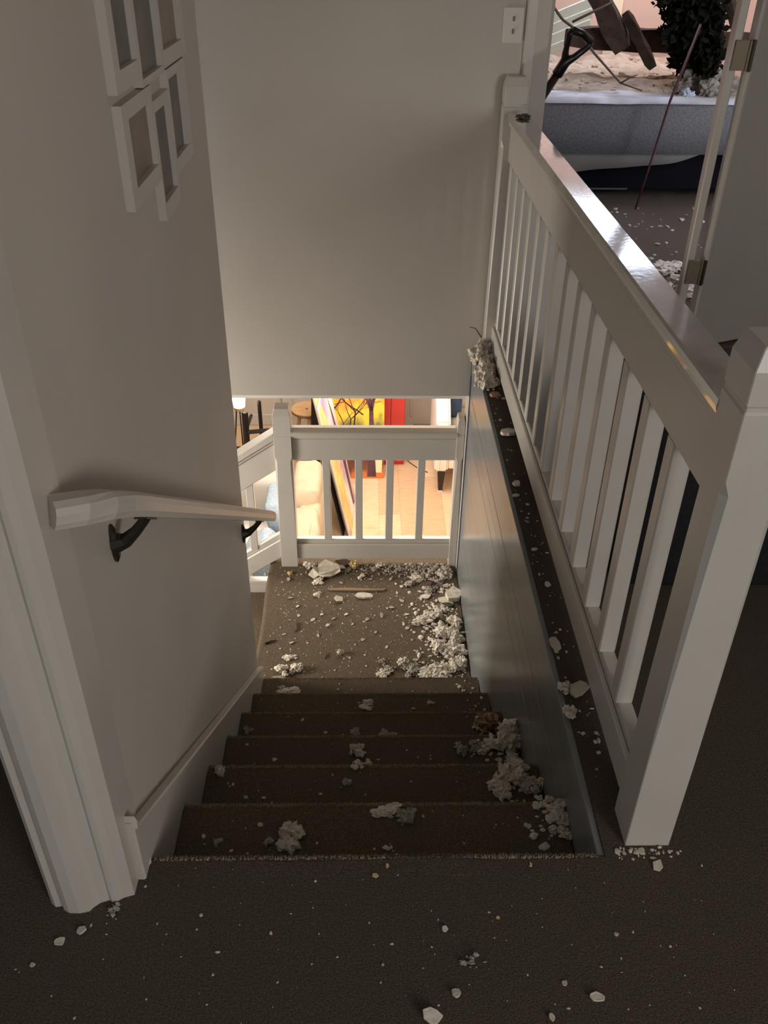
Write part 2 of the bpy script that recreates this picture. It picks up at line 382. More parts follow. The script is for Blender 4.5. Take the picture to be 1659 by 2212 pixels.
# ------------------------------------------------------------------ handrail on the left wall
hr = thing('handrail', 'white wooden handrail fixed to the left stair wall', 'handrail', (.03, 1.9, .2))
prof = [(-.022, -.020), (.022, -.020), (.026, -.010), (.027, .004), (.023, .014), (.012, .020), (-.012, .020), (-.023, .014), (-.027, .004), (-.026, -.010)]
path = [(-.016, 1.005, .862), (.016, 1.030, .852), (.036, 1.07, .831), (.044, 1.12, .798), (.046, 1.18, .756), (.046, 2.815, -.392)]
rings = []
for i, p in enumerate(path):
    a = Vector(path[max(i-1, 0)]); b = Vector(path[min(i+1, len(path)-1)]); d = (b-a).normalized()
    up_ = Vector((0, 0, 1)); sdv = d.cross(up_).normalized(); u2 = sdv.cross(d).normalized()
    rings.append([tuple(Vector(p) + sdv*u + u2*v) for u, v in prof])
bm = bmesh.new(); loft(bm, rings); obj('rail', bm, M_TRIM, hr, smooth=False)
def bracket(y, z):
    """cast bracket: wall rose, curved arm and saddle under the rail; y,z = where the saddle meets the rail"""
    bm = bmesh.new()
    yr, zr = y - .0, z - .055
    loft(bm, [[(-.02+d, yr+ry*math.cos(t)*s, zr+rz*math.sin(t)*s) for t in [2*math.pi*k/14 for k in range(14)]] for d, s, ry, rz in ((0, 1, .013, .040), (.005, 1, .013, .040), (.010, .7, .013, .040))])
    tube(bm, [(-.016, yr, zr), (.004, yr, zr+.006), (.026, yr, zr+.028), (.040, yr, zr+.046), (.046, yr, z+.002)], [.020, .014, .010, .009, .010], 8)
    M = Matrix.Translation((.046, y, z)) @ Matrix.Rotation(math.atan(-SL*1.03), 4, 'X')
    bx(bm, -.011, .011, -.035, .035, -.003, .003, M)
    obj('bracket', bm, M_BRACKET, hr)
bracket(1.235, .692); bracket(2.545, -.228)

# ------------------------------------------------------------------ collage of framed photos
fr = thing('photo_collage', 'cluster of six joined white photo frames on the left stair wall', 'picture frame', (-.02, 2.0, 1.3))
FR = [((1.645, 1.836, 1.290, 1.60), (1.684, 1.826, 1.325, 1.56), M_PHOTOS), ((1.838, 2.052, 1.2745, 1.57), (1.848, 2.041, 1.288, 1.53), M_PHOTOS), ((2.054, 2.32, 1.280, 1.60), (2.066, 2.285, 1.313, 1.56), M_PHOTOS2),
      ((1.653, 1.901, 1.092, 1.272), (1.694, 1.890, 1.125, 1.244), M_PHOTOS2), ((1.903, 2.070, 1.005, 1.240), (1.912, 2.062, 1.040, 1.218), M_PHOTOS), ((2.072, 2.285, 1.062, 1.276), (2.082, 2.238, 1.094, 1.256), M_PHOTOS)]
for (y0, y1, z0, z1), (a0, a1, c0, c1), pm in FR:
    bm = bmesh.new(); xo, xi = -.02, -.003
    q = [(y0, z0), (y1, z0), (y1, z1), (y0, z1)]; p = [(a0, c0), (a1, c0), (a1, c1), (a0, c1)]
    Vo = [bm.verts.new((xi, *u)) for u in q]; Vi = [bm.verts.new((xi, *u)) for u in p]; Wo = [bm.verts.new((xo, *u)) for u in q]; Wi = [bm.verts.new((xo+.004, *u)) for u in p]
    for i in range(4):
        j = (i+1) % 4
        bm.faces.new((Vo[i], Vo[j], Vi[j], Vi[i])); bm.faces.new((Vo[i], Wo[i], Wo[j], Vo[j])); bm.faces.new((Vi[i], Vi[j], Wi[j], Wi[i]))
    f = obj('frame', bm, M_TRIM, fr)
    bm = bmesh.new(); bx(bm, xo+.001, xo+.005, a0-.003, a1+.003, c0-.003, c1+.003); obj('photo', bm, pm, f)

# ------------------------------------------------------------------ switch plate
sw = thing('light_switch', 'pale double light switch plate beside the bedroom doorway', 'light switch', (.95, YB, 1.24))
B('plate', M_SWITCH, sw, .913, .987, YB-.007, YB, 1.185, 1.298, bevel=.003)
for zz in (1.262, 1.222):
    bm = bmesh.new(); bx(bm, .947, .954, YB-.012, YB-.005, zz-.008, zz+.008); obj('toggle', bm, M_HINGE, sw, .002)

# ------------------------------------------------------------------ bedroom doorway and door
bm = bmesh.new()
prism(bm, [(.995, 3.55), (.995, 3.535), (1.0, 3.53), (1.03, 3.532), (1.065, 3.525), (1.078, 3.522), (1.090, 3.526), (1.090, 3.66), (1.083, 3.66), (1.083, 3.55)], lambda u, v, w: (u, v, w), 0, 2.06)
structbm('trim_5', bm, M_TRIM)
struct('door_frame_right', M_TRIM, (1.752, 1.786, 3.54, 3.585, 0, 2.05), bevel=.004)
bpy.data.objects['door_frame_right'].name = 'trim_6'
dr = bpy.data.objects.new('door_1', None); COL.objects.link(dr); dr.location = (1.832, 3.532, .006)
dr.rotation_euler = (0, 0, math.atan2(.27, .67)); dr['kind'] = 'structure'
def dpart(name, m, *b, bevel=.003):
    bm = bmesh.new(); bx(bm, *b); o = obj(name, bm, m, None, bevel); o.parent = dr; return o
dpart('door_leaf', M_DOOR, 0, .78, .004, .034, 0, 2.03)
dpart('stile', M_DOOR, .012, .105, 0, .008, 0, 2.03); dpart('stile', M_DOOR, .49, .78, 0, .008, 0, 2.03)
dpart('door_edge_strip', M_TRIM, -.004, .012, -.001, .036, 0, 2.03)
for zz in (.35, 1.155):
    bm = bmesh.new(); bx(bm, 1.762, 1.818, 3.530, 3.536, zz-.05, zz+.05); bx(bm, 1.812, 1.836, 3.523, 3.532, zz-.05, zz+.05)
    hg = obj('hinge', bm, M_HINGE, None, .001); hg.parent = dr; hg.matrix_parent_inverse = (Matrix.Translation(dr.location) @ dr.rotation_euler.to_matrix().to_4x4()).inverted()
    bm = bmesh.new(); tube(bm, [(1.826, 3.522, zz-.052), (1.826, 3.522, zz+.052)], .007, 10)
    kn = obj('hinge_pin', bm, M_BRACKET, None); kn.parent = dr; kn.matrix_parent_inverse = hg.matrix_parent_inverse

# dark bag on the hall floor behind the newel
bm = bmesh.new()
rings = []
for z, s in ((0, .93), (.03, 1.0), (.25, 1.02), (.42, .99), (.50, .90), (.53, .6)):
    rr = []
    for k in range(28):
        t = 2*math.pi*k/28; cx_, cy_ = math.cos(t), math.sin(t); e = 5
        rr.append((1.46+.37*s*abs(cx_)**(2/e)*(1 if cx_ > 0 else -1), 2.16+.29*s*abs(cy_)**(2/e)*(1 if cy_ > 0 else -1)+.012*math.sin(3*t+z*9), z))
    rings.append(rr)
loft(bm, rings)
bag = thing('storage_bag', 'black soft-sided storage bag standing on the hall carpet behind the newel post', 'bag', (1.46, 2.16, 0))
obj('body', bm, M_BLACK, bag, smooth=True)
for xx in (1.30, 1.62):
    bm = bmesh.new(); tube(bm, [(xx-.08, 2.16, .515), (xx-.06, 2.16, .56), (xx, 2.16, .575), (xx+.06, 2.16, .56), (xx+.08, 2.16, .515)], .010, 6); obj('strap', bm, M_BLACK, bag)

# ------------------------------------------------------------------ bedroom
bd = thing('bed', 'wide bed covered in fallen plaster dust and insulation in the far bedroom', 'bed', (2.3, 7.0, 0))
def rumple(name, x0, x1, y0, y1, z0, z1, m, seed, amp, parent, n=36, rnd=.05, skew=0):
    bm = bmesh.new(); G = []
    for j in range(n+1):
        row = []
        for i in range(n+1):
            u, v = i/n, j/n; X, Y = x0+(x1-x0)*u, y0+(y1-y0)*v
            if skew: Y += (1-v)*(skew*u + .07*noise.noise(Vector((X*3, seed, 0))))
            e = min(u*(x1-x0), (1-u)*(x1-x0), v*(y1-y0), (1-v)*(y1-y0)); d = max(0, 1-e/rnd); zz = z1 - rnd*(1-math.sqrt(max(0, 1-d*d)))
            zz += amp*noise.fractal(Vector((X*2.3+seed, Y*5, seed)), 1.0, 2.0, 4)
            row.append(bm.verts.new((X, Y, zz)))
        G.append(row)
    for j in range(n):
        for i in range(n): bm.faces.new((G[j][i], G[j][i+1], G[j+1][i+1], G[j+1][i]))
    edge = [G[0][i] for i in range(n+1)] + [G[j][n] for j in range(1, n+1)] + [G[n][i] for i in range(n-1, -1, -1)] + [G[j][0] for j in range(n-1, 0, -1)]
    low = [bm.verts.new((v.co.x, v.co.y, z0)) for v in edge]
    for i in range(len(edge)): bm.faces.new((edge[i], low[i], low[(i+1) % len(low)], edge[(i+1) % len(edge)]))
    bm.faces.new(low)
    return obj(name, bm, m, parent, smooth=True)
rumple('mattress', 1.45, 3.15, 6.0, 7.98, .30, .62, M_MATTRESS, 3, .004, bd)
rumple('bedspread', 1.44, 3.16, 6.32, 7.98, .56, .66, M_SHEET, 9, .045, bd, 60, .12, -.24)
rumple('daylight_sheet', 1.455, 3.145, 6.005, 6.60, .60, .632, mat('daylight_tint_sheet', (.52, .52, .56), .9, (.34, .31, .29), 5), 14, .012, bd, 30, .03)  # added sheet; its bluish white paints the daylight on the bed front
B('bed_base', M_BEDBASE, bd, 1.5, 3.1, 6.10, 7.95, .06, .30)
# sagging valance under the mattress front
bm = bmesh.new(); n = 24; top = []; low = []; tb = []; lb = []
for i in range(n+1):
    u = i/n; X = 1.47+1.15*u; zz = .30 - .115*(1-u**3)-.01*math.sin(u*9)
    top.append(bm.verts.new((X, 6.03, .31))); low.append(bm.verts.new((X, 6.01+.01*math.sin(u*20), zz))); tb.append(bm.verts.new((X, 6.045, .31))); lb.append(bm.verts.new((X, 6.03, zz)))
for i in range(n):
    bm.faces.new((top[i], top[i+1], low[i+1], low[i])); bm.faces.new((tb[i], tb[i+1], lb[i+1], lb[i])); bm.faces.new((low[i], low[i+1], lb[i+1], lb[i]))
obj('valance', bm, mat('valance_cloth', (.17, .15, .13), .95), bd, smooth=True)
for xx in (1.55, 3.05):
    for yy in (6.15, 7.85): B('leg', M_BEDBASE, bd, xx-.04, xx+.04, yy-.04, yy+.04, 0, .07)
B('floor_rail', M_GREYBOARD, bd, 1.75, 2.22, 6.16, 6.19, .035, .06)
# slatted pale panel
pn = thing('louvred_panel', 'fallen pale panel of painted boards lying at the far left of the bed', 'panel', (2.0, 8.0, .66))
for k in range(4):
    bm = bmesh.new(); M = Matrix.Translation((1.92, 7.72, .73+.075*k)) @ Matrix.Rotation(math.radians(-9), 4, 'Z') @ Matrix.Rotation(math.radians(-22), 4, 'Y') @ Matrix.Rotation(math.radians(14), 4, 'X')
    bx(bm, -.36, .27, -.010, .010, -.035, .034, M); obj('board', bm, M_MINT, pn, .003)
# beams
def beam(name, a, b, w, h, m, label, cat, grp=None, seed=0, parent=None):
    a, b = Vector(a), Vector(b); d = (b-a).normalized(); s = d.cross(Vector((0, 0, 1))).normalized(); u = s.cross(d)
    rnd = random.Random(seed); rings = []; n = 9
    for i in range(n+1):
        p = a.lerp(b, i/n); j = lambda: 1 + rnd.uniform(-.16, .16)
        tap = .75 if i in (0, n) else 1
        rings.append([tuple(p + s*w*.5*x*j()*tap + u*h*.5*z*j()*tap) for x, z in ((-1, -1), (0, -1.05), (1, -1), (1.05, 0), (1, 1), (0, 1.05), (-1, 1), (-1.05, 0))])
    bm = bmesh.new(); loft(bm, rings); o = obj(name, bm, m, parent)
    if label: tag(o, label, cat, grp)
    return o
beam('fallen_beam', (1.80, 6.75, .90), (3.3, 6.85, .86), .13, .135, M_BEAM, 'thick dark broken beam lying level across the bed', 'beam', seed=1)
beam('fallen_beam', (2.17, 6.62, .84), (1.79, 6.75, 1.42), .12, .125, M_BEAM, 'dark splintered rafter slanting down from the ceiling onto the bed', 'beam', seed=2)
beam('fallen_beam', (2.36, 6.50, .745), (2.15, 6.63, 1.06), .055, .06, M_BEAM, 'thin short broken rafter end poking forward below the beam', 'beam', seed=3)
# tree crown fallen through the roof
tr = thing('fallen_tree', 'dark leafy tree crown that crashed through the roof above the bed', 'tree', (2.75, 6.5, .6))
bm = bmesh.new()
tube(bm, [(2.55, 6.35, .72), (2.62, 6.5, .95), (2.70, 6.7, 1.4), (2.62, 6.9, 2.1), (2.4, 7.1, 2.7)], [.05, .07, .08, .09, .10], 8)
tube(bm, [(2.70, 6.7, 1.35), (2.78, 6.4, 1.1), (2.82, 6.2, .85)], [.05, .04, .02], 6); tube(bm, [(2.68, 6.6, 1.2), (2.35, 6.4, 1.15), (2.2, 6.3, 1.25)], [.04, .03, .01], 6)
obj('branches', bm, M_BEAM, tr)
random.seed(11); bm = bmesh.new()
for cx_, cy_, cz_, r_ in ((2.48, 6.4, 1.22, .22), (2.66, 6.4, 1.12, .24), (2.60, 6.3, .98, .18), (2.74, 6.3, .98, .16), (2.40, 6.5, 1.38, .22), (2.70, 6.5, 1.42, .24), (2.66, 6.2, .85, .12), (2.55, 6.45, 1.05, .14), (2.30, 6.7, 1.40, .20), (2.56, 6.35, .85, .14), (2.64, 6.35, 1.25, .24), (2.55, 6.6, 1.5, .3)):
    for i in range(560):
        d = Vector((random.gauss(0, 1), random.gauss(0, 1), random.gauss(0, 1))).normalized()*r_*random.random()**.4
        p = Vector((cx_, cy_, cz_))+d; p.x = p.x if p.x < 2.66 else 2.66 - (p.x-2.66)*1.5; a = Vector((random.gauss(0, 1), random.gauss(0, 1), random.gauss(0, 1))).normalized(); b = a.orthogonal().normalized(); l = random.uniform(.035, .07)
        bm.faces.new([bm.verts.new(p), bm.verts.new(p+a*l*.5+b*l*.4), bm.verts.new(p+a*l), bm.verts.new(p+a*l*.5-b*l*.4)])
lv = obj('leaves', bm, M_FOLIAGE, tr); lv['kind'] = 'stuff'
# shovel
sv = thing('shovel', 'shovel with black D-shaped grip leaning just inside the bedroom doorway', 'shovel', (.72, 4.05, .02))
A = Vector((1.222, 3.90, 1.078)); G0 = Vector((.72, 4.05, .16)); d = (A-G0).normalized()
bm = bmesh.new(); tube(bm, [G0, A], .017, 10); obj('shaft', bm, M_SHAFT, sv, smooth=True)
side = Vector((.80, 0, .55)); side = (side - d*side.dot(d)).normalized()
tip = A + d*.115
bm = bmesh.new()
tube(bm, [A-d*.05, A+d*.01, A+d*.035+side*.022, tip-d*.02+side*.05, tip+side*.047], [.022, .022, .014, .012, .012], 8)
tube(bm, [A+d*.005, A+d*.035-side*.022, tip-d*.02-side*.05, tip-side*.047], [.018, .013, .012, .012], 8)
tube(bm, [tip-side*.05, tip+d*.008, tip+side*.05], .014, 8)
obj('grip', bm, M_SHOVEL, sv, smooth=True)
bm = bmesh.new(); rings = []
for s, w in ((0, .03), (.03, .10), (.14, .11), (.22, .09)):
    p = G0 + d*.05 - d*s*.95; rings.append([tuple(p + Vector((0, 1, 0))*w*k + Vector((1, 0, 0))*(.012*(1-k*k)*q)) for k, q in ((-1, 1), (-.5, 1.6), (0, 2), (.5, 1.6), (1, 1), (1, .2), (0, .9), (-1, .2))])
loft(bm, rings); obj('blade', bm, M_BLACKMETAL, sv)
# thin red pole and wires
bm = bmesh.new(); tube(bm, [(2.19, 5.80, .0), (2.235, 5.79, .30), (2.29, 5.80, .65), (2.44, 5.95, 1.05)], [.006, .007, .008, .009], 8)
tag(obj('metal_pole', bm, M_RODRED, None, smooth=True), 'thin dark red pole standing on the bedroom floor against the bed', 'pole')
bm = bmesh.new(); tube(bm, [(1.60, 6.6, 1.15), (1.72, 6.55, 1.02), (1.80, 6.5, .97), (1.92, 6.35, .84), (2.06, 6.15, .70), (2.18, 6.05, .67)], [.010, .009, .009, .008, .006, .004], 6)
tube(bm, [(2.06, 6.15, .70), (2.12, 6.12, .74), (2.16, 6.14, .75)], [.006, .005, .003], 6)
tag(obj('fallen_branch', bm, M_TWIG, None, smooth=True), 'thin bent bare branch curving down over the bed front', 'branch')
bm = bmesh.new(); tube(bm, [(1.80, 6.62, 1.0), (1.92, 6.6, 1.06), (2.05, 6.6, 1.12)], [.009, .009, .007], 6)
tag(obj('fallen_branch', bm, M_TWIG, None, smooth=True), 'short straight twig rising from the left end of the thick beam', 'branch')

# ------------------------------------------------------------------ living room
# leaning autumn painting
pt = thing('autumn_painting', 'tall canvas of black bare trees on yellow and orange leaning on red cabinet', 'painting', (.35, 6.72, ZF))
PX0, PX1, PH = .115, .585, 1.22
lean = math.radians(6)
PM = Matrix.Translation((0, 6.70, ZF)) @ Matrix.Rotation(-lean, 4, 'X')
bm = bmesh.new(); bx(bm, PX0, PX1, .0, .03, 0, PH, PM)
def canvas_mat():
    m = bpy.data.materials.new('autumn_canvas'); m.use_nodes = True; nt = m.node_tree; b = nt.nodes['Principled BSDF']; b.inputs['Roughness'].default_value = .6
    tc = nt.nodes.new('ShaderNodeTexCoord'); sep = nt.nodes.new('ShaderNodeSeparateXYZ'); nt.links.new(tc.outputs['Generated'], sep.inputs[0])
    n = nt.nodes.new('ShaderNodeTexNoise'); n.inputs['Scale'].default_value = 5; n.inputs['Detail'].default_value = 5; nt.links.new(tc.outputs['Generated'], n.inputs['Vector'])
    ma = nt.nodes.new('ShaderNodeMath'); ma.operation = 'MULTIPLY_ADD'; nt.links.new(n.outputs['Fac'], ma.inputs[0]); ma.inputs[1].default_value = .46; nt.links.new(sep.outputs['Z'], ma.inputs[2])
    r = nt.nodes.new('ShaderNodeValToRGB'); e = r.color_ramp.elements
    st_ = [(.10, (.62, .16, .045)), (.26, (.66, .20, .06)), (.36, (.20, .07, .05)), (.50, (.10, .045, .05)), (.60, (.16, .12, .05)), (.66, (.36, .34, .07)), (.72, (.78, .56, .06)), (.80, (.86, .58, .06)), (.88, (.80, .30, .06)), (.96, (.84, .46, .06)), (1.0, (.74, .22, .06))]
    e[0].position, e[0].color = st_[0][0], (*st_[0][1], 1); e[1].position, e[1].color = st_[1][0], (*st_[1][1], 1)
    for p_, c_ in st_[2:]: q = e.new(p_); q.color = (*c_, 1)
    nt.links.new(ma.outputs[0], r.inputs['Fac']); nt.links.new(r.outputs['Color'], b.inputs['Base Color']); return m
obj('canvas', bm, canvas_mat(), pt)
M_INK = mat('dark_brush_paint', (.045, .018, .022), .6); M_INK2 = mat('plum_brush_paint', (.13, .06, .085), .6, (.07, .03, .045), 12)
def strokes(name, segs, m, dy=-.0015):
    bm = bmesh.new()
    for (x0, z0, w0, x1, z1, w1) in segs:
        d = Vector((x1-x0, z1-z0)); L = d.length or 1; nx, nz = -d.y/L, d.x/L
        P = [(x0+nx*w0, z0+nz*w0), (x0-nx*w0, z0-nz*w0), (x1-nx*w1, z1-nz*w1), (x1+nx*w1, z1+nz*w1)]
        f = [bm.verts.new(PM @ Vector((u, dy, v))) for u, v in P]; g = [bm.verts.new(PM @ Vector((u, .0005, v))) for u, v in P]
        bm.faces.new(f)
        for i in range(4): bm.faces.new((f[i], g[i], g[(i+1) % 4], f[(i+1) % 4]))
    o = obj(name, bm, m, pt); return o
def tree2d(x, z, L, a, w, depth, rnd, out):
    n = 3; 
    for k in range(n):
        x1, z1 = x+math.sin(a)*L/n, z+math.cos(a)*L/n
        if not (PX0+.004 < x1 < PX1-.004 and .02 < z1 < PH-.01): return
        w1 = w*.82; out.append((x, z, w, x1, z1, w1)); x, z, w = x1, z1, w1; a += rnd.uniform(-.22, .22)
    if depth:
        for s in (-1, 1) + ((rnd.choice((-1, 1)),) if depth > 2 else ()):
            tree2d(x, z, L*rnd.uniform(.6, .82), a+s*rnd.uniform(.3, .75), w*.72, depth-1, rnd, out)
rnd = random.Random(8); seg = []
tree2d(.335, .33, .32, 0, .0105, 5, rnd, seg); tree2d(.285, .33, .25, -.05, .009, 4, rnd, seg); tree2d(.19, .36, .18, .1, .006, 4, rnd, seg); tree2d(.40, .62, .2, -.9, .006, 4, rnd, seg); tree2d(.13, .66, .22, .7, .007, 4, rnd, seg)
strokes('painted_small_trees', seg, M_INK)
seg = [(.475, .02, .042, .478, .18, .030), (.478, .18, .030, .474, .50, .022), (.474, .50, .022, .470, .66, .018), (.470, .66, .018, .455, .80, .012), (.470, .66, .016, .50, .82, .011), (.47, .66, .012, .41, .82, .008), (.455, .80, .010, .42, .97, .005), (.455, .8, .008, .47, 1.0, .004), (.5, .82, .009, .55, .98, .004), (.5, .82, .008, .515, 1.02, .004), (.41, .82, .007, .33, .95, .003), (.41, .82, .006, .40, 1.0, .003), (.49, .75, .006, .56, .88, .003)]
strokes('painted_big_tree', seg, M_INK2, -.002)
seg = []
for i in range(26):
    xx = rnd.uniform(PX0+.02, PX1-.02); zz = rnd.uniform(.33, .46); a = rnd.uniform(-.8, .8); seg.append((xx, zz, .006, xx+.05*math.sin(a), zz+.05*math.cos(a), .002))
strokes('painted_undergrowth', seg, M_INK, -.0012)
seg = [(.53, .06, .035, .535, .30, .040)]
strokes('painted_pale_patch', seg, mat('pale_yellow_paint', (.82, .76, .50), .6), -.001)
seg = [(.30, .345, .012, .36, .335, .012), (.385, .35, .010, .43, .335, .016)]
strokes('painted_stones', seg, mat('pale_stone_paint', (.42, .46, .44), .6), -.0016)
# red cabinet
rc = thing('red_cabinet', 'tall narrow red cabinet with two doors behind the autumn painting', 'cabinet', (.66, 7.05, ZF))
B('body', M_RED, rc, .42, .775, 6.945, 7.25, ZF+.0, ZF+1.5, bevel=.004)
B('door', M_RED, rc, .425, .645, 6.93, 6.945, ZF+.04, ZF+1.48, bevel=.003); B('door', M_RED, rc, .649, .771, 6.93, 6.945, ZF+.04, ZF+1.48, bevel=.003)
# leaning canvases beside the sofa
M_C1 = mat('abstract_paint_yellow', (.82, .66, .22), .6, (.80, .45, .18), 5, detail=2)
M_C2 = mat('abstract_paint_white', (.82, .80, .80), .6, (.46, .28, .44), 3.2, detail=2)
M_C3 = mat('abstract_paint_orange', (.66, .30, .12), .6, (.40, .18, .10), 4, detail=2)
M_C4 = mat('abstract_paint_blue', (.70, .78, .80), .6, (.30, .52, .66), 4, detail=2)
def lean_canvas(name, x, y, rz, tilt, L, H, th, m, label, mframe=M_CANVASEDGE):
    t = thing(name, label, 'painting', (x, y, ZF))
    M = Matrix.Translation((x, y, ZF)) @ Matrix.Rotation(rz, 4, 'Z') @ Matrix.Rotation(-tilt, 4, 'Y')
    bm = bmesh.new(); bx(bm, 0, th, 0, L, .002, H, M); obj('stretcher', bm, mframe, t, .002)
    bm = bmesh.new(); bx(bm, th-.0005, th+.002, .004, L-.004, .006, H-.004, M); obj('painted_face', bm, m, t)
    if m is M_C2:
        bm = bmesh.new(); prism(bm, [(.01, .30), (.10, .01), (.26, .01), (.30, .5), (.22, 1.0), (.12, 1.2), (.01, 1.2)], lambda u, v, w: M @ Vector((w, u, v)), th+.001, th+.003); obj('painted_band', bm, M_C1, t)
        bm = bmesh.new(); prism(bm, [(.46, .05), (.54, .02), (.60, .5), (.50, .95), (.44, 1.1), (.47, .6)], lambda u, v, w: M @ Vector((w, u, v)), th+.001, th+.003); obj('painted_band', bm, M_INK2, t)
    return t
lean_canvas('leaning_canvas', .292, 5.74, math.radians(-2.4), math.radians(11.0), .64, 1.22, .012, M_C2, 'outermost leaning canvas painted white with purple strokes, beside the cream sofa')
lean_canvas('leaning_canvas', .272, 5.82, math.radians(-2.4), math.radians(11.0), .62, 1.30, .012, M_C1, 'leaning canvas painted yellow and pale orange, second of the stack beside the sofa')
lean_canvas('leaning_canvas', .252, 5.90, math.radians(-2.4), math.radians(11.0), .60, 1.36, .012, M_C3, 'leaning canvas with rust orange face, third of the stack beside the sofa')
lean_canvas('leaning_canvas', .232, 5.80, math.radians(-2.4), math.radians(11.0), .56, .95, .012, M_BLACK, 'dark-backed canvas nearest the sofa in the leaning stack', M_BLACK)
bm = bmesh.new(); bx(bm, .0, .05, 0, .03, 0, 1.35, Matrix.Translation((.02, 6.62, ZF)) @ Matrix.Rotation(math.radians(2.2), 4, 'Y'))
tag(obj('grey_board', bm, M_GREYBOARD, None, .002), 'narrow grey board standing upright left of the leaning canvases', 'board')
bm = bmesh.new(); bx(bm, .0, .085, 0, .05, 0, 1.3, Matrix.Translation((-.085, 6.84, ZF)) @ Matrix.Rotation(math.radians(2.4), 4, 'Y'))
tag(obj('easel_post', bm, M_BLACKMETAL, None, .003), 'dark upright easel post between the wooden stool and grey board', 'easel')
# sofa
sf = thing('sofa', 'cream fabric sofa seen end-on behind the landing railing', 'sofa', (-.35, 5.0, ZF))
def cushion(name, c, s, m, parent, rot=0, e=.16, seed=0, tilt=0, wr=.012, n=18):
    """soft superellipsoid cushion"""
    bm = bmesh.new(); P = lambda c_, p: math.copysign(abs(c_)**p, c_)
    Mx = Matrix.Translation(c) @ Matrix.Rotation(rot, 4, 'Z') @ Matrix.Rotation(tilt, 4, 'Y')
    rings = []
    for j in range(1, n):
        v = -math.pi/2 + math.pi*j/n; rr = []
        for i in range(2*n):
            u = 2*math.pi*i/(2*n)
            p = Vector((s[0]*P(math.cos(v), .35)*P(math.cos(u), .35), s[1]*P(math.cos(v), .35)*P(math.sin(u), .35), s[2]*P(math.sin(v), .55)))
            p += p.normalized()*wr*noise.fractal(Vector((p.x*5+seed, p.y*9, p.z*5)), 1, 2, 3)
            rr.append(tuple(Mx @ p))
        rings.append(rr)
    loft(bm, rings); return obj(name, bm, m, parent, smooth=True)
B('base', M_SOFA, sf, -.95, .11, 4.25, 5.60, ZF+.08, ZF+.30, bevel=.03)
cushion('backrest', (.030, 4.94, ZF+.46), (.095, .68, .36), M_SOFA, sf, seed=2, wr=.02, n=26)
cushion('back_cushion', (.0, 4.72, ZF+.66), (.115, .33, .20), M_SOFA, sf, seed=5, wr=.03, n=22)
cushion('back_cushion', (.0, 5.32, ZF+.68), (.11, .27, .22), M_SOFA, sf, seed=9, wr=.03, n=22)
cushion('seat_cushion', (-.52, 4.90, ZF+.38), (.42, .55, .11), M_WHITE, sf, seed=6)
cushion('armrest', (-.50, 5.48, ZF+.48), (.46, .13, .32), M_SOFAG, sf, seed=7)
cushion('armrest', (-.50, 4.36, ZF+.38), (.46, .10, .22), M_SOFAG, sf, seed=8)
for xx in (-.9, .06):
    for yy in (4.31, 5.54): B('leg', M_BEAM, sf, xx-.025, xx+.025, yy-.025, yy+.025, ZF, ZF+.09)
tag(cushion('throw_pillow', (-.16, 5.02, ZF+.72), (.07, .20, .22), M_DENIM, None, seed=11, tilt=math.radians(-14)), 'blue-grey pillow propped upright on the sofa, the farther of two', 'pillow')
tag(cushion('throw_pillow', (-.215, 4.62, ZF+.66), (.10, .17, .18), M_DENIM, None, seed=12, tilt=math.radians(-30)), 'crumpled pale blue-grey pillow at the near end of the sofa', 'pillow')
# stool
sl = thing('wooden_stool', 'round slab-topped wooden stool near the living room wall', 'stool', (-.115, 7.12, ZF))
bm = bmesh.new(); lathe(bm, [(.136, -.022), (.146, -.012), (.146, .008)], 32, (-.115, 7.12, ZF+.48)); obj('seat_edge', bm, M_BARK, sl)
bm = bmesh.new(); lathe(bm, [(.146, .008), (.144, .014), (.10, .015)], 32, (-.115, 7.12, ZF+.48)); obj('seat', bm, M_STOOL, sl)
bm = bmesh.new(); lathe(bm, [(.012, .014), (.011, .0165)], 14, (-.118, 7.11, ZF+.48)); obj('knot', bm, M_TWIG, sl)
for k in range(3):
    a = math.radians(-75+120*k); bm = bmesh.new(); c_, s_ = math.cos(a), math.sin(a)
    tube(bm, [(-.115+.07*c_, 7.12+.07*s_, ZF+.46), (-.115+.135*c_, 7.12+.135*s_, ZF)], [.019, .016], 8); obj('leg', bm, M_STOOL, sl)
# black metal chair frame
cf = thing('metal_chair', 'black metal chair frame standing by the living room wall', 'chair', (-.55, 6.9, ZF))
def fb(name, a, b, r=.017):
    bm = bmesh.new(); a, b = Vector(a), Vector(b); d = (b-a).normalized(); s = d.orthogonal().normalized(); u = d.cross(s)
    loft(bm, [[tuple(p+s*r*i+u*r*j) for i, j in ((-1, -1), (1, -1), (1, 1), (-1, 1))] for p in (a, b)]); return obj(name, bm, M_BLACKMETAL, cf, .002)
fb('front_leg', (-.648, 6.80, ZF), (-.638, 6.80, ZF+.62), .021)
fb('front_leg', (-.33, 6.80, ZF), (-.33, 6.80, ZF+.62), .017)
fb('crossbar', (-.64, 6.80, ZF+.42), (-.33, 6.80, ZF+.45), .016)
fb('back_leg', (-.512, 6.86, ZF), (-.520, 6.90, ZF+.68), .013)
fb('back_leg', (-.33, 7.05, ZF), (-.31, 7.05, ZF+.52), .013)
fb('side_bar', (-.64, 6.80, ZF+.44), (-.62, 7.05, ZF+.46), .012)
fb('side_bar', (-.33, 6.80, ZF+.44), (-.31, 7.05, ZF+.46), .012)
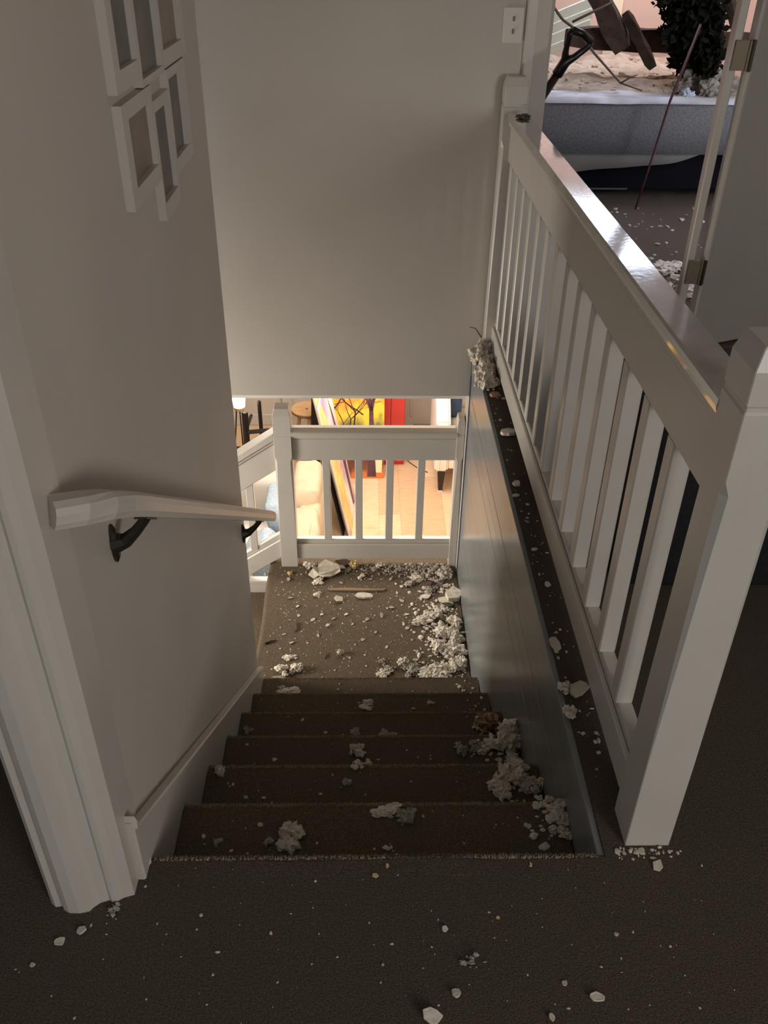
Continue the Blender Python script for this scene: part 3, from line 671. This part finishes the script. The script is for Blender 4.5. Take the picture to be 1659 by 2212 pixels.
# tripod table lamp
lp = thing('floor_lamp', 'glowing cone-shaded lamp on thin wire legs at the left of the view', 'lamp', (-.70, 6.95, ZF))
bm = bmesh.new(); lathe(bm, [(.05, -.10), (.075, .12)], 20, (-.705, 6.95, ZF+.70)); obj('shade', bm, M_SHADE, lp)
bm = bmesh.new(); lathe(bm, [(.045, -.13), (.05, -.10)], 16, (-.705, 6.95, ZF+.70)); obj('collar', bm, M_STOOL, lp)
for a in (40, 160, 280):
    c_, s_ = math.cos(math.radians(a)), math.sin(math.radians(a)); bm = bmesh.new(); tube(bm, [(-.705+.03*c_, 6.95+.03*s_, ZF+.58), (-.705+.10*c_, 6.95+.10*s_, ZF)], .006, 6); obj('leg', bm, M_BRACKET, lp)
# dark low table
tb_ = thing('dark_bench', 'low dark bench seen over the sloping railing', 'bench', (-.62, 6.35, ZF))
B('top', M_BLACK, tb_, -.95, -.36, 6.16, 6.56, ZF+.36, ZF+.42, bevel=.01)
for xx in (-.9, -.42):
    for yy in (6.2, 6.5): B('leg', M_BLACKMETAL, tb_, xx-.02, xx+.02, yy-.02, yy+.02, ZF, ZF+.36)
# panelled door in the back wall
d2 = bpy.data.objects.new('door_2', None); COL.objects.link(d2); d2.location = (1.0, 7.70, ZF); d2['kind'] = 'structure'
B('door_leaf', M_LIVWALL, d2, .70, 1.30, 7.69, 7.72, ZF, ZF+2.0)
B('moulding', M_LIVWALL, d2, .86, .885, 7.675, 7.69, ZF+.12, ZF+1.9, bevel=.005); B('moulding', M_LIVWALL, d2, 1.18, 1.205, 7.675, 7.69, ZF+.12, ZF+1.9, bevel=.005)
bt = struct('trim_7', M_TRIM, (-.40, -.30, 7.67, 7.72, ZF+.1, ZF+2.0), bevel=.006)
# small brown box on the floor by the wall
bxm = thing('wooden_crate', 'small flat brown crate lying on the floor against the back wall', 'crate', (.98, 7.5, ZF))
B('crate_body', M_BARK, bxm, .90, 1.10, 7.40, 7.60, ZF, ZF+.055, bevel=.004); B('crate_lid', M_WOODSTICK, bxm, .895, 1.105, 7.395, 7.605, ZF+.055, ZF+.075, bevel=.003)
bm = bmesh.new(); tube(bm, [(.78, 7.1, ZF+.006), (.83, 6.98, ZF+.006), (.90, 6.88, ZF+.006), (.99, 6.80, ZF+.006)], .005, 6)
tag(obj('power_cable', bm, M_TWIG, None), 'thin dark cable lying on the oak floor by the red cabinet', 'cable')
# white armchair
ac = thing('armchair', 'white upholstered armchair with tapered black legs by the right wall', 'armchair', (1.3, 6.8, ZF))
bm = bmesh.new(); prism(bm, [(6.45, ZF+.22), (6.45, ZF+.70), (6.52, ZF+.78), (6.85, ZF+1.12), (7.12, ZF+1.18), (7.12, ZF+.22)], lambda u, v, w: (w, u, v), 1.02, 1.14); obj('side_panel', bm, M_WHITE, ac, .02, segs=3)
B('front_rail', M_WHITE, ac, 1.14, 1.56, 6.47, 6.55, ZF+.24, ZF+.40, bevel=.012)
B('welt', M_WHITE, ac, 1.045, 1.065, 6.443, 6.452, ZF+.24, ZF+.66, bevel=.004)
bm = bmesh.new(); prism(bm, [(7.0, ZF+.30), (7.05, ZF+1.15), (7.15, ZF+1.15), (7.12, ZF+.30)], lambda u, v, w: (w, u, v), 1.14, 1.56); obj('back', bm, M_WHITE, ac, .02, segs=2)
B('side_panel', M_WHITE, ac, 1.56, 1.68, 6.47, 7.12, ZF+.22, ZF+.72, bevel=.02)
cushion('seat_cushion', (1.35, 6.76, ZF+.50), (.205, .24, .10), M_GREYCUSH, ac, seed=3)
for xx in (1.085, 1.60):
    for yy in (6.50, 7.05):
        bm = bmesh.new(); loft(bm, post_rings(xx, yy, .030, [(ZF+.012, .62, .004), (ZF+.22, 1.15, .004)])); lg = obj('leg', bm, M_BLACKMETAL, ac)
        bm = bmesh.new(); loft(bm, post_rings(xx, yy, .020, [(ZF, .95, .004), (ZF+.013, .95, .004)])); obj('foot', bm, M_WHITE, lg)
tag(cushion('throw_pillow', (1.205, 6.84, ZF+.765), (.055, .11, .17), M_NAVY, None, seed=4, n=14), 'dark navy pillow sitting on the white armchair', 'pillow')

# ------------------------------------------------------------------ debris
def clump_mesh(seed, size, flat=.6, n=7, spread=.8):
    rnd = random.Random(seed); bm = bmesh.new(); N = n + 5
    for k in range(N):
        a = rnd.uniform(0, 6.283); q = spread*size*math.sqrt(rnd.random())*(1 if k < n else 1.25) if k else 0
        r = size*(rnd.uniform(.28, .52) if k < n else rnd.uniform(.10, .22))
        c = Vector((q*math.cos(a), q*math.sin(a), 0))
        ret = bmesh.ops.create_icosphere(bm, subdivisions=3 if k < n else 2, radius=1)
        off = Vector((seed*3.1+k, k*7.7, seed)); sx, sy = rnd.uniform(.7, 1.35), rnd.uniform(.7, 1.35)
        lift = r*flat*rnd.uniform(.4, 1.3)
        for v in ret['verts']:
            d = v.co.copy(); s = 1 + .75*noise.fractal(d*1.5+off, .75, 2.3, 5) + .30*noise.turbulence(d*4+off, 2, False) - .12
            p = d*r*max(s, .15); p.x *= sx; p.y *= sy; p.z *= flat
            v.co = c + p + Vector((0, 0, lift))
    for v in bm.verts: v.co.z = max(v.co.z, 0)
    return bm
def clump(x, y, z, size, label, m=M_INS, flat=.6, n=7, spread=.8, name='insulation_tuft', group=None, sx=1, rot=0):
    bm = clump_mesh(int((x*977+y*331+z*71)*10) % 5000, size, flat, n, spread)
    o = obj(name, bm, m, None, smooth=False); o.location = (x, y, z); o.scale = (sx, 1, 1); o.rotation_euler = (0, 0, rot)
    tag(o, label, 'insulation', group); return o
def chip_bm(seed, size, th=.18, el=1.0):
    rnd = random.Random(seed); n = rnd.randint(5, 8); bm = bmesh.new()
    pts = [(size*el*math.cos(2*math.pi*k/n)*rnd.uniform(.6, 1.1), size*math.sin(2*math.pi*k/n)*rnd.uniform(.6, 1.1)) for k in range(n)]
    tx, ty = rnd.uniform(-.25, .25), rnd.uniform(-.25, .25); mn = min(tx*a+ty*b for a, b in pts)
    prism(bm, pts, lambda u, v, w: (u, v, w + tx*u + ty*v - mn), 0, size*th); return bm
def chip(x, y, z, size, label, m=M_PLASTER, el=1.0, name='plaster_chip', cat='plaster chip', group=None, rot=0, th=.18):
    o = obj(name, chip_bm(int((x*613+y*217)*100) % 9000, size, th, el), m, None, .0008); o.location = (x, y, z); o.rotation_euler.z = rot
    tag(o, label, cat, group); return o
def crumbs(name, label, n, fn, smin, smax, m, seed, cat='debris'):
    """loose dust and crumbs too many to count: one object"""
    rnd = random.Random(seed); bm = bmesh.new()
    for i in range(n):
        x, y, z = fn(rnd); s = rnd.uniform(smin, smax)*rnd.choice((.5, .6, .8, 1))
        ret = bmesh.ops.create_icosphere(bm, subdivisions=1, radius=s)
        k = Vector((rnd.uniform(.6, 1.5), rnd.uniform(.6, 1.5), rnd.uniform(.3, .8))); off = Vector((i*1.3, 0, 0))
        for v in ret['verts']:
            d = v.co*(1+.5*noise.noise(v.co/s*1.3+off)); v.co = Vector((x + d.x*k.x, y + d.y*k.y, z + max(d.z*k.z + s*.25, 0)))
    o = obj(name, bm, m, None); o['kind'] = 'stuff'; tag(o, label, cat); return o
rx = lambda r, a, b: r.uniform(a, b)
crumbs('plaster_dust', 'fine pale plaster crumbs scattered over the landing carpet', 900, lambda r: (rx(r, -.03, .86), rx(r, 2.65, 3.58), ZL), .0012, .0046, M_PLASTER, 1)
crumbs('insulation_crumbs', 'dense white insulation crumbs along the right side of the landing', 620, lambda r: ((.87 - abs(r.gauss(0, .12))), rx(r, 2.66, 3.60), ZL), .003, .013, M_INS, 2)
crumbs('insulation_crumbs', 'grey and white crumbs gathered under the landing railing', 420, lambda r: (.86 - abs(r.gauss(0, .30)), 3.60 - abs(r.gauss(0, .05)), ZL), .003, .013, M_INSG, 3)
def on_steps(r):
    k = r.randint(1, 6); return (rx(r, .02, .87), Y0+(k-1)*T + rx(r, .01, T-.025), -k*R)
crumbs('plaster_dust', 'pale crumbs scattered over the carpeted treads', 260, on_steps, .0015, .006, M_PLASTER, 4)
def on_steps_right(r):
    k = r.randint(1, 6); return (.87 - abs(r.gauss(0, .05)), Y0+(k-1)*T + rx(r, .01, T-.025), -k*R)
crumbs('insulation_crumbs', 'white insulation crumbs along the blue boards on the treads', 170, on_steps_right, .003, .011, M_INS, 5)
crumbs('plaster_dust', 'pale crumbs scattered over the upper hall carpet', 130, lambda r: (rx(r, -.2, 1.1), rx(r, .72, 1.03), 0), .001, .0035, M_PLASTER, 6)
crumbs('plaster_dust', 'small pale chips on the carpet ledge beside the upper railing', 110, lambda r: (rx(r, .91, .965), rx(r, 1.2, 3.3), 0), .002, .007, M_PLASTER, 7)
crumbs('plaster_dust', 'crumbs around the foot of the upper newel post', 40, lambda r: (rx(r, .93, 1.06), rx(r, 1.035, 1.064), 0), .002, .007, M_PLASTER, 8)

# insulation mound against the blue boards on the landing
clump(.832, 2.845, ZL, .060, 'white insulation tuft at the landing front corner by the blue boards', sx=.8)
clump(.765, 2.800, ZL, .062, 'broad low white insulation tuft on the landing edge, left of the corner tuft', flat=.45, n=8)
clump(.700, 2.79, ZL, .040, 'flat white insulation tuft at the landing edge, left end of the mound', flat=.4)
clump(.835, 2.94, ZL, .055, 'white insulation tuft against the boards, second back from the landing edge')
clump(.775, 2.95, ZL, .050, 'white insulation tuft in the middle of the mound beside the boards', flat=.7)
clump(.840, 3.04, ZL, .050, 'tall white insulation tuft against the boards midway along the landing', flat=.8)
clump(.785, 3.06, ZL, .045, 'white insulation tuft forming the inner edge of the mound', flat=.6)
clump(.845, 3.13, ZL, .042, 'rounded white insulation tuft at the back of the mound by the boards', flat=.9)
clump(.785, 3.125, ZL, .030, 'small white insulation tuft just left of the rounded back tuft', flat=.8, n=5)
clump(.685, 3.150, ZL, .036, 'white insulation tuft alone left of the dark leaf on the landing', flat=.7, sx=1.3)
clump(.735, 3.190, ZL, .036, 'white insulation tuft trailing back from the lone tuft on the landing', flat=.7, rot=.6)
clump(.775, 3.225, ZL, .032, 'ragged white insulation tuft between lone tuft and folded paper', flat=.7)
clump(.780, 3.45, ZL, .045, 'ragged grey-white insulation tuft near the landing wall post', M_INSG, flat=.6, n=8)
clump(.705, 3.48, ZL, .044, 'grey-white insulation tuft below the third landing baluster', M_INS, flat=.55, n=8)
clump(.650, 3.44, ZL, .030, 'small grey tuft at the left end of the far debris', M_INSG, flat=.6, n=6)
clump(.835, 3.51, ZL, .040, 'white insulation tuft at the foot of the landing wall post', flat=.7)
clump(.745, 3.38, ZL, .038, 'grey insulation tuft in front of the far debris beside dark patch', M_INSG, flat=.5)
clump(.592, 2.868, ZL, .030, 'upright pinkish-white tuft near the landing edge right of centre', flat=1.1, n=5, spread=.4)
clump(.630, 2.815, ZL, .044, 'grey insulation tuft on the landing edge right of centre', M_INSG, flat=.5)
clump(.540, 2.835, ZL, .026, 'pale green-grey tuft by the landing edge near the centre', M_INSG, flat=.5, n=5)
clump(.500, 2.872, ZL, .024, 'small pale tuft behind the landing edge near the centre', M_INSG, flat=.6, n=5)
clump(.500, 2.80, ZL, .035, 'flat white tuft lying right on the landing edge near the centre', flat=.35, n=6)
clump(.055, 2.825, ZL, .042, 'lumpy white insulation tuft at the landing front left corner', flat=.7, n=8)
clump(.112, 2.838, ZL, .036, 'pinkish-grey tuft right of the lumpy one at the landing left corner', M_INS, flat=.8, n=5, spread=.5)
clump(.075, 2.905, ZL, .024, 'flat tuft behind the lumpy one at the landing left corner', flat=.5, n=5, sx=1.6)
clump(.060, 2.755, ZL, .030, 'flat grey tuft on the very edge at the landing left corner', M_INSG, flat=.35, sx=1.6)
clump(.128, 3.578, ZL, .034, 'bright white tuft at the foot of the landing newel post', flat=.8, n=6)
clump(.188, 3.455, ZL, .026, 'small ragged tuft in front of the plaster sheet on the landing', flat=.6, n=7, spread=1.1)
clump(.183, 3.352, ZL, .020, 'small fluffy tuft just left of the wooden splinter', flat=.7, n=6)
clump(.400, 3.487, ZL, .018, 'small fluffy tuft behind the wooden splinter', flat=.7, n=6, spread=1)
clump(.307, 2.93, ZL, .020, 'small upright curl of white insulation at the middle of the landing', flat=1.3, n=4, spread=.4)
clump(.50, 3.58, ZL, .026, 'white tuft under the landing rail left of centre', flat=.8, n=6)
clump(.24, 3.118, ZL, .014, 'tiny white tuft near the left middle of the landing', flat=.8, n=4)
# boards, sheets and leaves on the landing
bm = bmesh.new()
pts = [(.0, -.005), (.03, -.03), (.055, -.022), (.08, -.034), (.115, -.020), (.13, -.004), (.165, .006), (.16, .022), (.19, .04), (.178, .062), (.155, .060), (.14, .085), (.10, .078), (.085, .088), (.05, .066), (.045, .05), (.02, .05), (.022, .025)]
prism(bm, pts, lambda u, v, w: (u, v, w + .16*v + .010*math.sin(u*40+v*60) + .016), 0, .006)
o = obj('plaster_sheet', bm, M_PLASTER, None); o.location = (.13, 3.50, ZL); tag(o, 'large torn pale plaster sheet leaning under the landing rail near the newel', 'plaster sheet')
bm = bmesh.new(); prism(bm, [(.23, 3.392), (.25, 3.378), (.40, 3.374), (.515, 3.376), (.53, 3.386), (.45, 3.390), (.34, 3.396)], lambda u, v, w: (u, v, w), ZL, ZL+.010)
tag(obj('wood_splinter', bm, M_WOODSTICK, None, .002), 'long thin wooden splinter lying across the landing carpet', 'splinter')
chip(.415, 3.335, ZL, .028, 'long pale plaster flake lying just in front of the wooden splinter', el=2.0, th=.35)
chip(.290, 3.305, ZL, .024, 'pale greyish plaster flake left of the long flake on the landing', el=1.1, th=.3, rot=.8)
chip(.305, 3.585, ZL, .040, 'curled dark brown dead leaf under the landing rail', M_BROWNLEAF, 1.3, 'dead_leaf', 'leaf', th=.5)
o = clump(.363, 3.575, ZL, .034, 'yellow foam lump under the landing rail beside the dead leaf', M_YEL, flat=1.0, n=5, spread=.5, name='foam_lump'); o['category'] = 'foam'
o = clump(.035, 3.515, ZL, .018, 'small yellowish lump in front of the landing newel post', M_YEL, flat=.8, n=4, spread=.5, name='foam_lump'); o['category'] = 'foam'
chip(.860, 3.325, ZL, .050, 'folded pale cardboard piece against the boards at the landing side', M_INS, 1.2, 'cardboard_scrap', 'cardboard', th=.5, rot=.4)
chip(.820, 3.29, ZL+.004, .035, 'second folded pale scrap overlapping the cardboard by the boards', M_PLASTER, 1.5, 'cardboard_scrap', 'cardboard', th=.2, rot=-.5)
chip(.722, 3.335, ZL, .022, 'pointed greenish-white chip in the middle of the landing debris', M_PLASTER, 1.4, th=.2)
def twig(pts, r, label, m=M_TWIG, name='twig', cat='twig'):
    bm = bmesh.new(); tube(bm, pts, [r*(1-.6*i/(len(pts)-1)) for i in range(len(pts))], 6); tag(obj(name, bm, m, None), label, cat)
twig([(.095, 3.08, ZL+.004), (.094, 3.115, ZL+.006), (.097, 3.145, ZL+.004)], .006, 'short dark twig lying lengthwise at the left of the landing')
twig([(-.045, 2.995, ZL+.004), (-.02, 3.008, ZL+.008), (.005, 3.018, ZL+.004)], .007, 'short dark twig lying on the rounded left edge of the landing')
twig([(.242, 2.90, ZL+.003), (.240, 2.935, ZL+.005)], .005, 'tiny dark twig near the white curl on the landing')
def leaf(x, y, z, l, w, rot, label, m=M_LEAF):
    bm = bmesh.new(); top = [bm.verts.new((l*(t-.5), w*math.sin(math.pi*t)*s, .006+.012*math.sin(3*t))) for s in (1, -1) for t in (0.04, .25, .5, .75, .96)]
    bm.faces.new(top[:5] + top[:4:-1]); r = bmesh.ops.solidify(bm, geom=bm.faces[:], thickness=.001)
    o = obj('green_leaf', bm, m, None); o.location = (x, y, z); o.rotation_euler = (.2, .15, rot); tag(o, label, 'leaf')
leaf(.825, 3.222, ZL+.03, .085, .013, -.35, 'dark green leaf lying on the debris against the blue boards')
leaf(.792, 3.135, ZL+.022, .075, .010, -1.2, 'narrow dark green leaf sticking up from the mound on the landing')
leaf(.735, 3.40, ZL+.02, .11, .022, .3, 'dark dry leaf spray lying among the far debris on the landing', M_TWIG)
# flakes scattered over the landing, alike and small
random.seed(21); M_FLAKE = mat('dull_flake', (.45, .39, .31), .9)
fl = [(-.0, 3.45), (.03, 3.47), (.09, 3.26), (.06, 3.16), (.10, 3.19), (.04, 3.06), (.12, 3.08), (.17, 3.16), (.21, 3.2), (.27, 3.17), (.33, 3.2), (.36, 3.13), (.43, 3.16), (.47, 3.07), (.5, 3.19), (.55, 3.25), (.58, 3.36), (.6, 3.30), (.41, 3.02), (.52, 2.97), (.64, 3.02), (.66, 2.94), (.62, 3.1), (.30, 3.44), (.45, 3.47), (.55, 3.47), (.08, 3.0), (.05, 3.32), (.2, 3.05), (.35, 2.9)]
for i, (x, y) in enumerate(fl):
    o = obj('plaster_flake', chip_bm(300+i, random.uniform(.005, .011), .35, random.uniform(1, 1.8)), random.choice((M_PLASTER, M_INSG, M_FLAKE)), None); o.location = (x, y, ZL); o.rotation_euler.z = random.uniform(0, 6)
    tag(o, 'small pale plaster flake lying on the open landing carpet', 'plaster chip', 'plaster flakes on the landing carpet')
# treads
def TZ(k): return -k*R
clump(.850, 2.03, TZ(4), .045, 'reddish-tan insulation tuft at the right end of the fourth step down', M_INST, flat=1.0, n=7)
clump(.815, 2.005, TZ(4), .030, 'pale tuft left of the reddish-tan one on the fourth step', flat=.7, n=5)
clump(.845, 1.80, TZ(3), .052, 'large white insulation tuft at the right end of the third step', flat=.9, n=9)
clump(.80, 1.775, TZ(3), .032, 'ragged white tuft left of the large one on the third step', flat=.8, n=6)
clump(.865, 1.735, TZ(3), .030, 'low white tuft at the back right corner of the third step', flat=.6, n=6)
clump(.832, 1.515, TZ(2), .045, 'ragged white insulation tuft at the right end of the second step', flat=.9, n=9, spread=1)
clump(.790, 1.485, TZ(2), .036, 'white tuft left of the ragged one on the second step', flat=.6, n=7)
clump(.872, 1.49, TZ(2), .026, 'small tuft tight against the boards on the second step', flat=1.1, n=5)
clump(.868, 1.285, TZ(1), .030, 'white tuft at the right end of the first step by its nose', flat=.7, n=7, spread=1)
clump(.872, 1.225, TZ(1), .026, 'white tuft at the right end of the first step, nearest the top floor', flat=.8, n=7, spread=1.1)
clump(.840, 1.300, TZ(1), .020, 'low flat tuft on the first step nose near the boards', flat=.5, n=6, spread=1)
clump(.396, 1.76, TZ(3), .026, 'white tuft at the middle of the third step', flat=.9, n=6)
clump(.435, 1.715, TZ(3), .015, 'small pale flake-like tuft right of centre on the third step', flat=.5, n=4)
clump(.720, 1.76, TZ(3), .024, 'grey tuft on the third step, left of the right-hand heap', M_INSG, flat=.8, n=5)
clump(.755, 1.77, TZ(3), .026, 'pinkish-grey tuft on the third step nearest the right-hand heap', M_INSG, flat=.8, n=5)
clump(.473, 1.283, TZ(1), .026, 'flat pale tuft lying at the middle of the first step nose', flat=.5, n=6, sx=1.4)
clump(.517, 1.265, TZ(1), .026, 'pinkish tuft right of the flat one on the first step', M_INSG, flat=.7, n=7, spread=.9)
clump(.258, 1.235, TZ(1), .026, 'grey-white tuft left of centre on the first step', M_INS, flat=.9, n=7, spread=.8, rot=1)
clump(.240, 1.195, TZ(1), .030, 'low white tuft at the back of the first step left of centre', M_INS, flat=.5, n=6)
clump(.205, 1.205, TZ(1), .014, 'small grey tuft left of the low white one on the first step', M_INSG, flat=.7, n=4)
clump(.033, 1.540, TZ(2), .020, 'pale tuft at the left end of the second step', flat=1.2, n=4, spread=.4)
clump(.40, 1.56, TZ(2), .016, 'small ragged white tuft at the middle of the second step', flat=.8, n=6, spread=1.2)
clump(.372, 1.505, TZ(2), .020, 'faint grey tuft at the middle back of the second step', M_INSG, flat=.6, n=5)
clump(.09, 1.205, TZ(1), .014, 'small pinkish tuft at the far left of the first step', M_INSG, flat=.6, n=5)
clump(.475, 1.185, TZ(1), .013, 'small white flake-like tuft at the middle back of the first step', flat=.6, n=4)
clump(.43, 2.28, TZ(5), .022, 'flat white tuft on the fifth step nose near the centre', flat=.4, n=6, sx=2)
clump(.668, 2.29, TZ(5), .014, 'small bright tuft right of centre on the fifth step', flat=.5, n=4)
clump(.10, 2.37, TZ(5), .014, 'tiny white tuft at the left end of the fifth step', flat=.6, n=4)
clump(.10, 2.53, TZ(6), .034, 'flat white tuft at the left end of the lowest step', flat=.35, n=6, sx=1.3)
clump(.50, 1.98, TZ(4), .022, 'pinkish flat tuft at the middle of the fourth step', M_INSG, flat=.4, n=6, sx=1.6)
clump(.39, 1.985, TZ(4), .022, 'grey flat tuft left of the pinkish one on the fourth step', M_INSG, flat=.5, n=6)
clump(.03, 2.00, TZ(4), .018, 'faint grey tuft at the left end of the fourth step', M_INSG, flat=.8, n=5)
# carpet ledge next to the upper railing
clump(.922, 3.455, 0, .058, 'topmost white insulation tuft wedged where the railing meets the wall', flat=1.3, n=10, sx=.75)
clump(.912, 3.36, 0, .060, 'large white insulation tuft on the ledge, second from the wall', flat=1.15, n=10, sx=.75)
clump(.914, 3.26, 0, .056, 'pinkish-white tuft on the ledge, third from the wall', flat=1.1, n=10, sx=.75)
clump(.897, 3.17, 0, .050, 'white insulation tuft overhanging the boards, last of the ledge heap', flat=1.1, n=9, sx=.65)
clump(.938, 3.16, 0, .042, 'white tuft tight under the bottom rail at the front of the ledge heap', flat=.9, n=7, sx=.7)
twig([(.92, 3.5, .07), (.89, 3.49, .115), (.862, 3.48, .125)], .003, 'thin dark stalk sticking out of the ledge heap by the wall')
clump(.913, 1.50, 0, .018, 'yellowish-white tuft on the ledge near the newel post, the farther of two', flat=1.2, n=6)
clump(.912, 1.422, 0, .021, 'yellowish-white tuft on the ledge near the newel post, the nearer of two', flat=1.2, n=6)
chip(.942, 1.49, .004, .026, 'pale folded paper scrap half under the bottom rail near the newel', M_PLASTER, 1.2, 'paper_scrap', 'paper', th=.3, rot=.7)
chip(.912, 1.655, 0, .014, 'curled pale sliver on the ledge edge beyond the two tufts', M_PLASTER, 2.0, th=.4, rot=1.9)
chip(.942, 2.77, 0, .026, 'white plaster chip under the bottom rail halfway along the ledge', M_INS, 1.3, th=.5)
chip(.926, 2.43, 0, .014, 'oval white plaster chip on the ledge near the fourth baluster pair', M_INS, 1.2, th=.5)
chip(.912, 2.36, 0, .012, 'small white plaster chip at the ledge edge past the oval chip', M_INS, 1.3, th=.5)
chip(.925, 2.065, 0, .011, 'white plaster chip alone on the middle of the ledge', M_INS, 1.2, th=.5)
chip(.932, 3.08, 0, .022, 'pinkish plaster chip just in front of the ledge heap', M_INST, 1.2, th=.5)
chip(.935, 1.90, 0, .012, 'white plaster chip on the ledge, nearer the newel than the lone chip', M_INS, 1.0, th=.5)
# upper hall floor
chip(-.133, .876, 0, .011, 'greenish-white pointed chip on the hall carpet left of the casing foot', M_PLASTER, 1.1, th=.2)
chip(-.098, .896, 0, .010, 'pinkish-white chip on the hall carpet just below the casing', M_INS, 1.1, th=.5)
clump(-.045, .938, 0, .010, 'pale elongated tuft at the right foot of the casing', M_INSG, flat=.8, n=6, sx=1, spread=1.6, rot=.9)
chip(-.008, 1.036, 0, .012, 'pale grey chip on the top step edge beside the casing', M_INS, 1.0, th=.4)
chip(-.169, .834, 0, .006, 'tiny grey chip farthest left on the hall carpet', M_PLASTER, 1.1, th=.4)
chip(.570, .893, 0, .007, 'small pinkish chip alone on the hall carpet right of centre', M_INS, 1.0, th=.6)
clump(.615, .838, 0, .009, 'thin pale curl of insulation on the hall carpet', M_INSG, flat=.8, n=6, spread=1.6, sx=1.5)
chip(.583, .776, 0, .013, 'white plaster chip near the bottom of the hall carpet, upper of two', M_INS, .8, th=.4)
chip(.538, .738, 0, .016, 'white plaster chip at the bottom edge of the view, lower of two', M_INS, 1.2, th=.4)
chip(.827, .767, 0, .010, 'bone-shaped pale chip at the lower right of the hall carpet', M_INS, 1.6, th=.4)
chip(.742, .735, 0, .008, 'small pale chip at the bottom edge right of centre', M_PLASTER, .8, th=.4)
chip(.775, .792, 0, .006, 'small pinkish chip above the bone-shaped one', M_PLASTER, 1.2, th=.4)
chip(1.003, 1.018, 0, .011, 'pale grey chip on the carpet in front of the newel post', M_PLASTER, 1.4, th=.3, rot=1)
chip(.467, 1.024, 0, .006, 'yellowish chip near the top step edge at the centre, right one', M_YEL, .7, th=.5)
chip(.443, 1.003, 0, .006, 'yellowish curled chip near the top step edge at the centre, left one', M_YEL, 1.2, th=.5)
chip(.752, 1.026, 0, .005, 'yellowish chip near the top step edge at the right', M_YEL, .7, th=.5)
chip(.455, .828, 0, .004, 'tiny pale chip in the middle of the hall carpet', M_PLASTER, 1.0, th=.5)
chip(.672, .915, 0, .004, 'tiny yellowish chip right of the pinkish one on the hall carpet', M_YEL, 1.2, th=.5)
# dark lump added as the shadow on the upper cap; debris in the bedroom doorway
clump(.984, 3.35, .968, .046, 'flat dark lump standing in for shadow on the far end of the railing cap', M_CAPSHADOW, flat=.2, n=12, spread=1.0, sx=.55)
clump(2.03, 4.30, 0, .10, 'big white insulation heap on the bedroom floor beside the door frame', flat=.8, n=10)
clump(2.02, 4.58, 0, .085, 'white insulation heap on the bedroom floor, farther from the door frame', flat=.6, n=9)
clump(1.92, 4.45, 0, .05, 'grey insulation tuft left of the two heaps on the bedroom floor', M_INSG, flat=.6, n=7)
clump(2.62, 6.22, .63, .16, 'grey-tan insulation heap on the right of the bed front', M_DUSTY, flat=.8, n=10)
clump(2.50, 6.12, .62, .05, 'pale blue-white rag of insulation on the bed front beside the heap', mat('bluish_fibre', (.50, .54, .62), .9), flat=1.2, n=6)
clump(3.0, 6.35, .63, .09, 'tan plaster rubble at the far right of the bed', M_INST, flat=.8, n=8)
crumbs('plaster_rubble', 'loose tan plaster rubble over the bedspread', 260, lambda r: (rx(r, 1.6, 3.0), rx(r, 6.1, 7.7), .66), .006, .022, M_SHEET, 9)
crumbs('plaster_rubble', 'loose debris over the bedroom floor', 160, lambda r: (rx(r, 1.2, 2.6), rx(r, 3.9, 6.0), 0), .004, .02, M_INSG, 10)
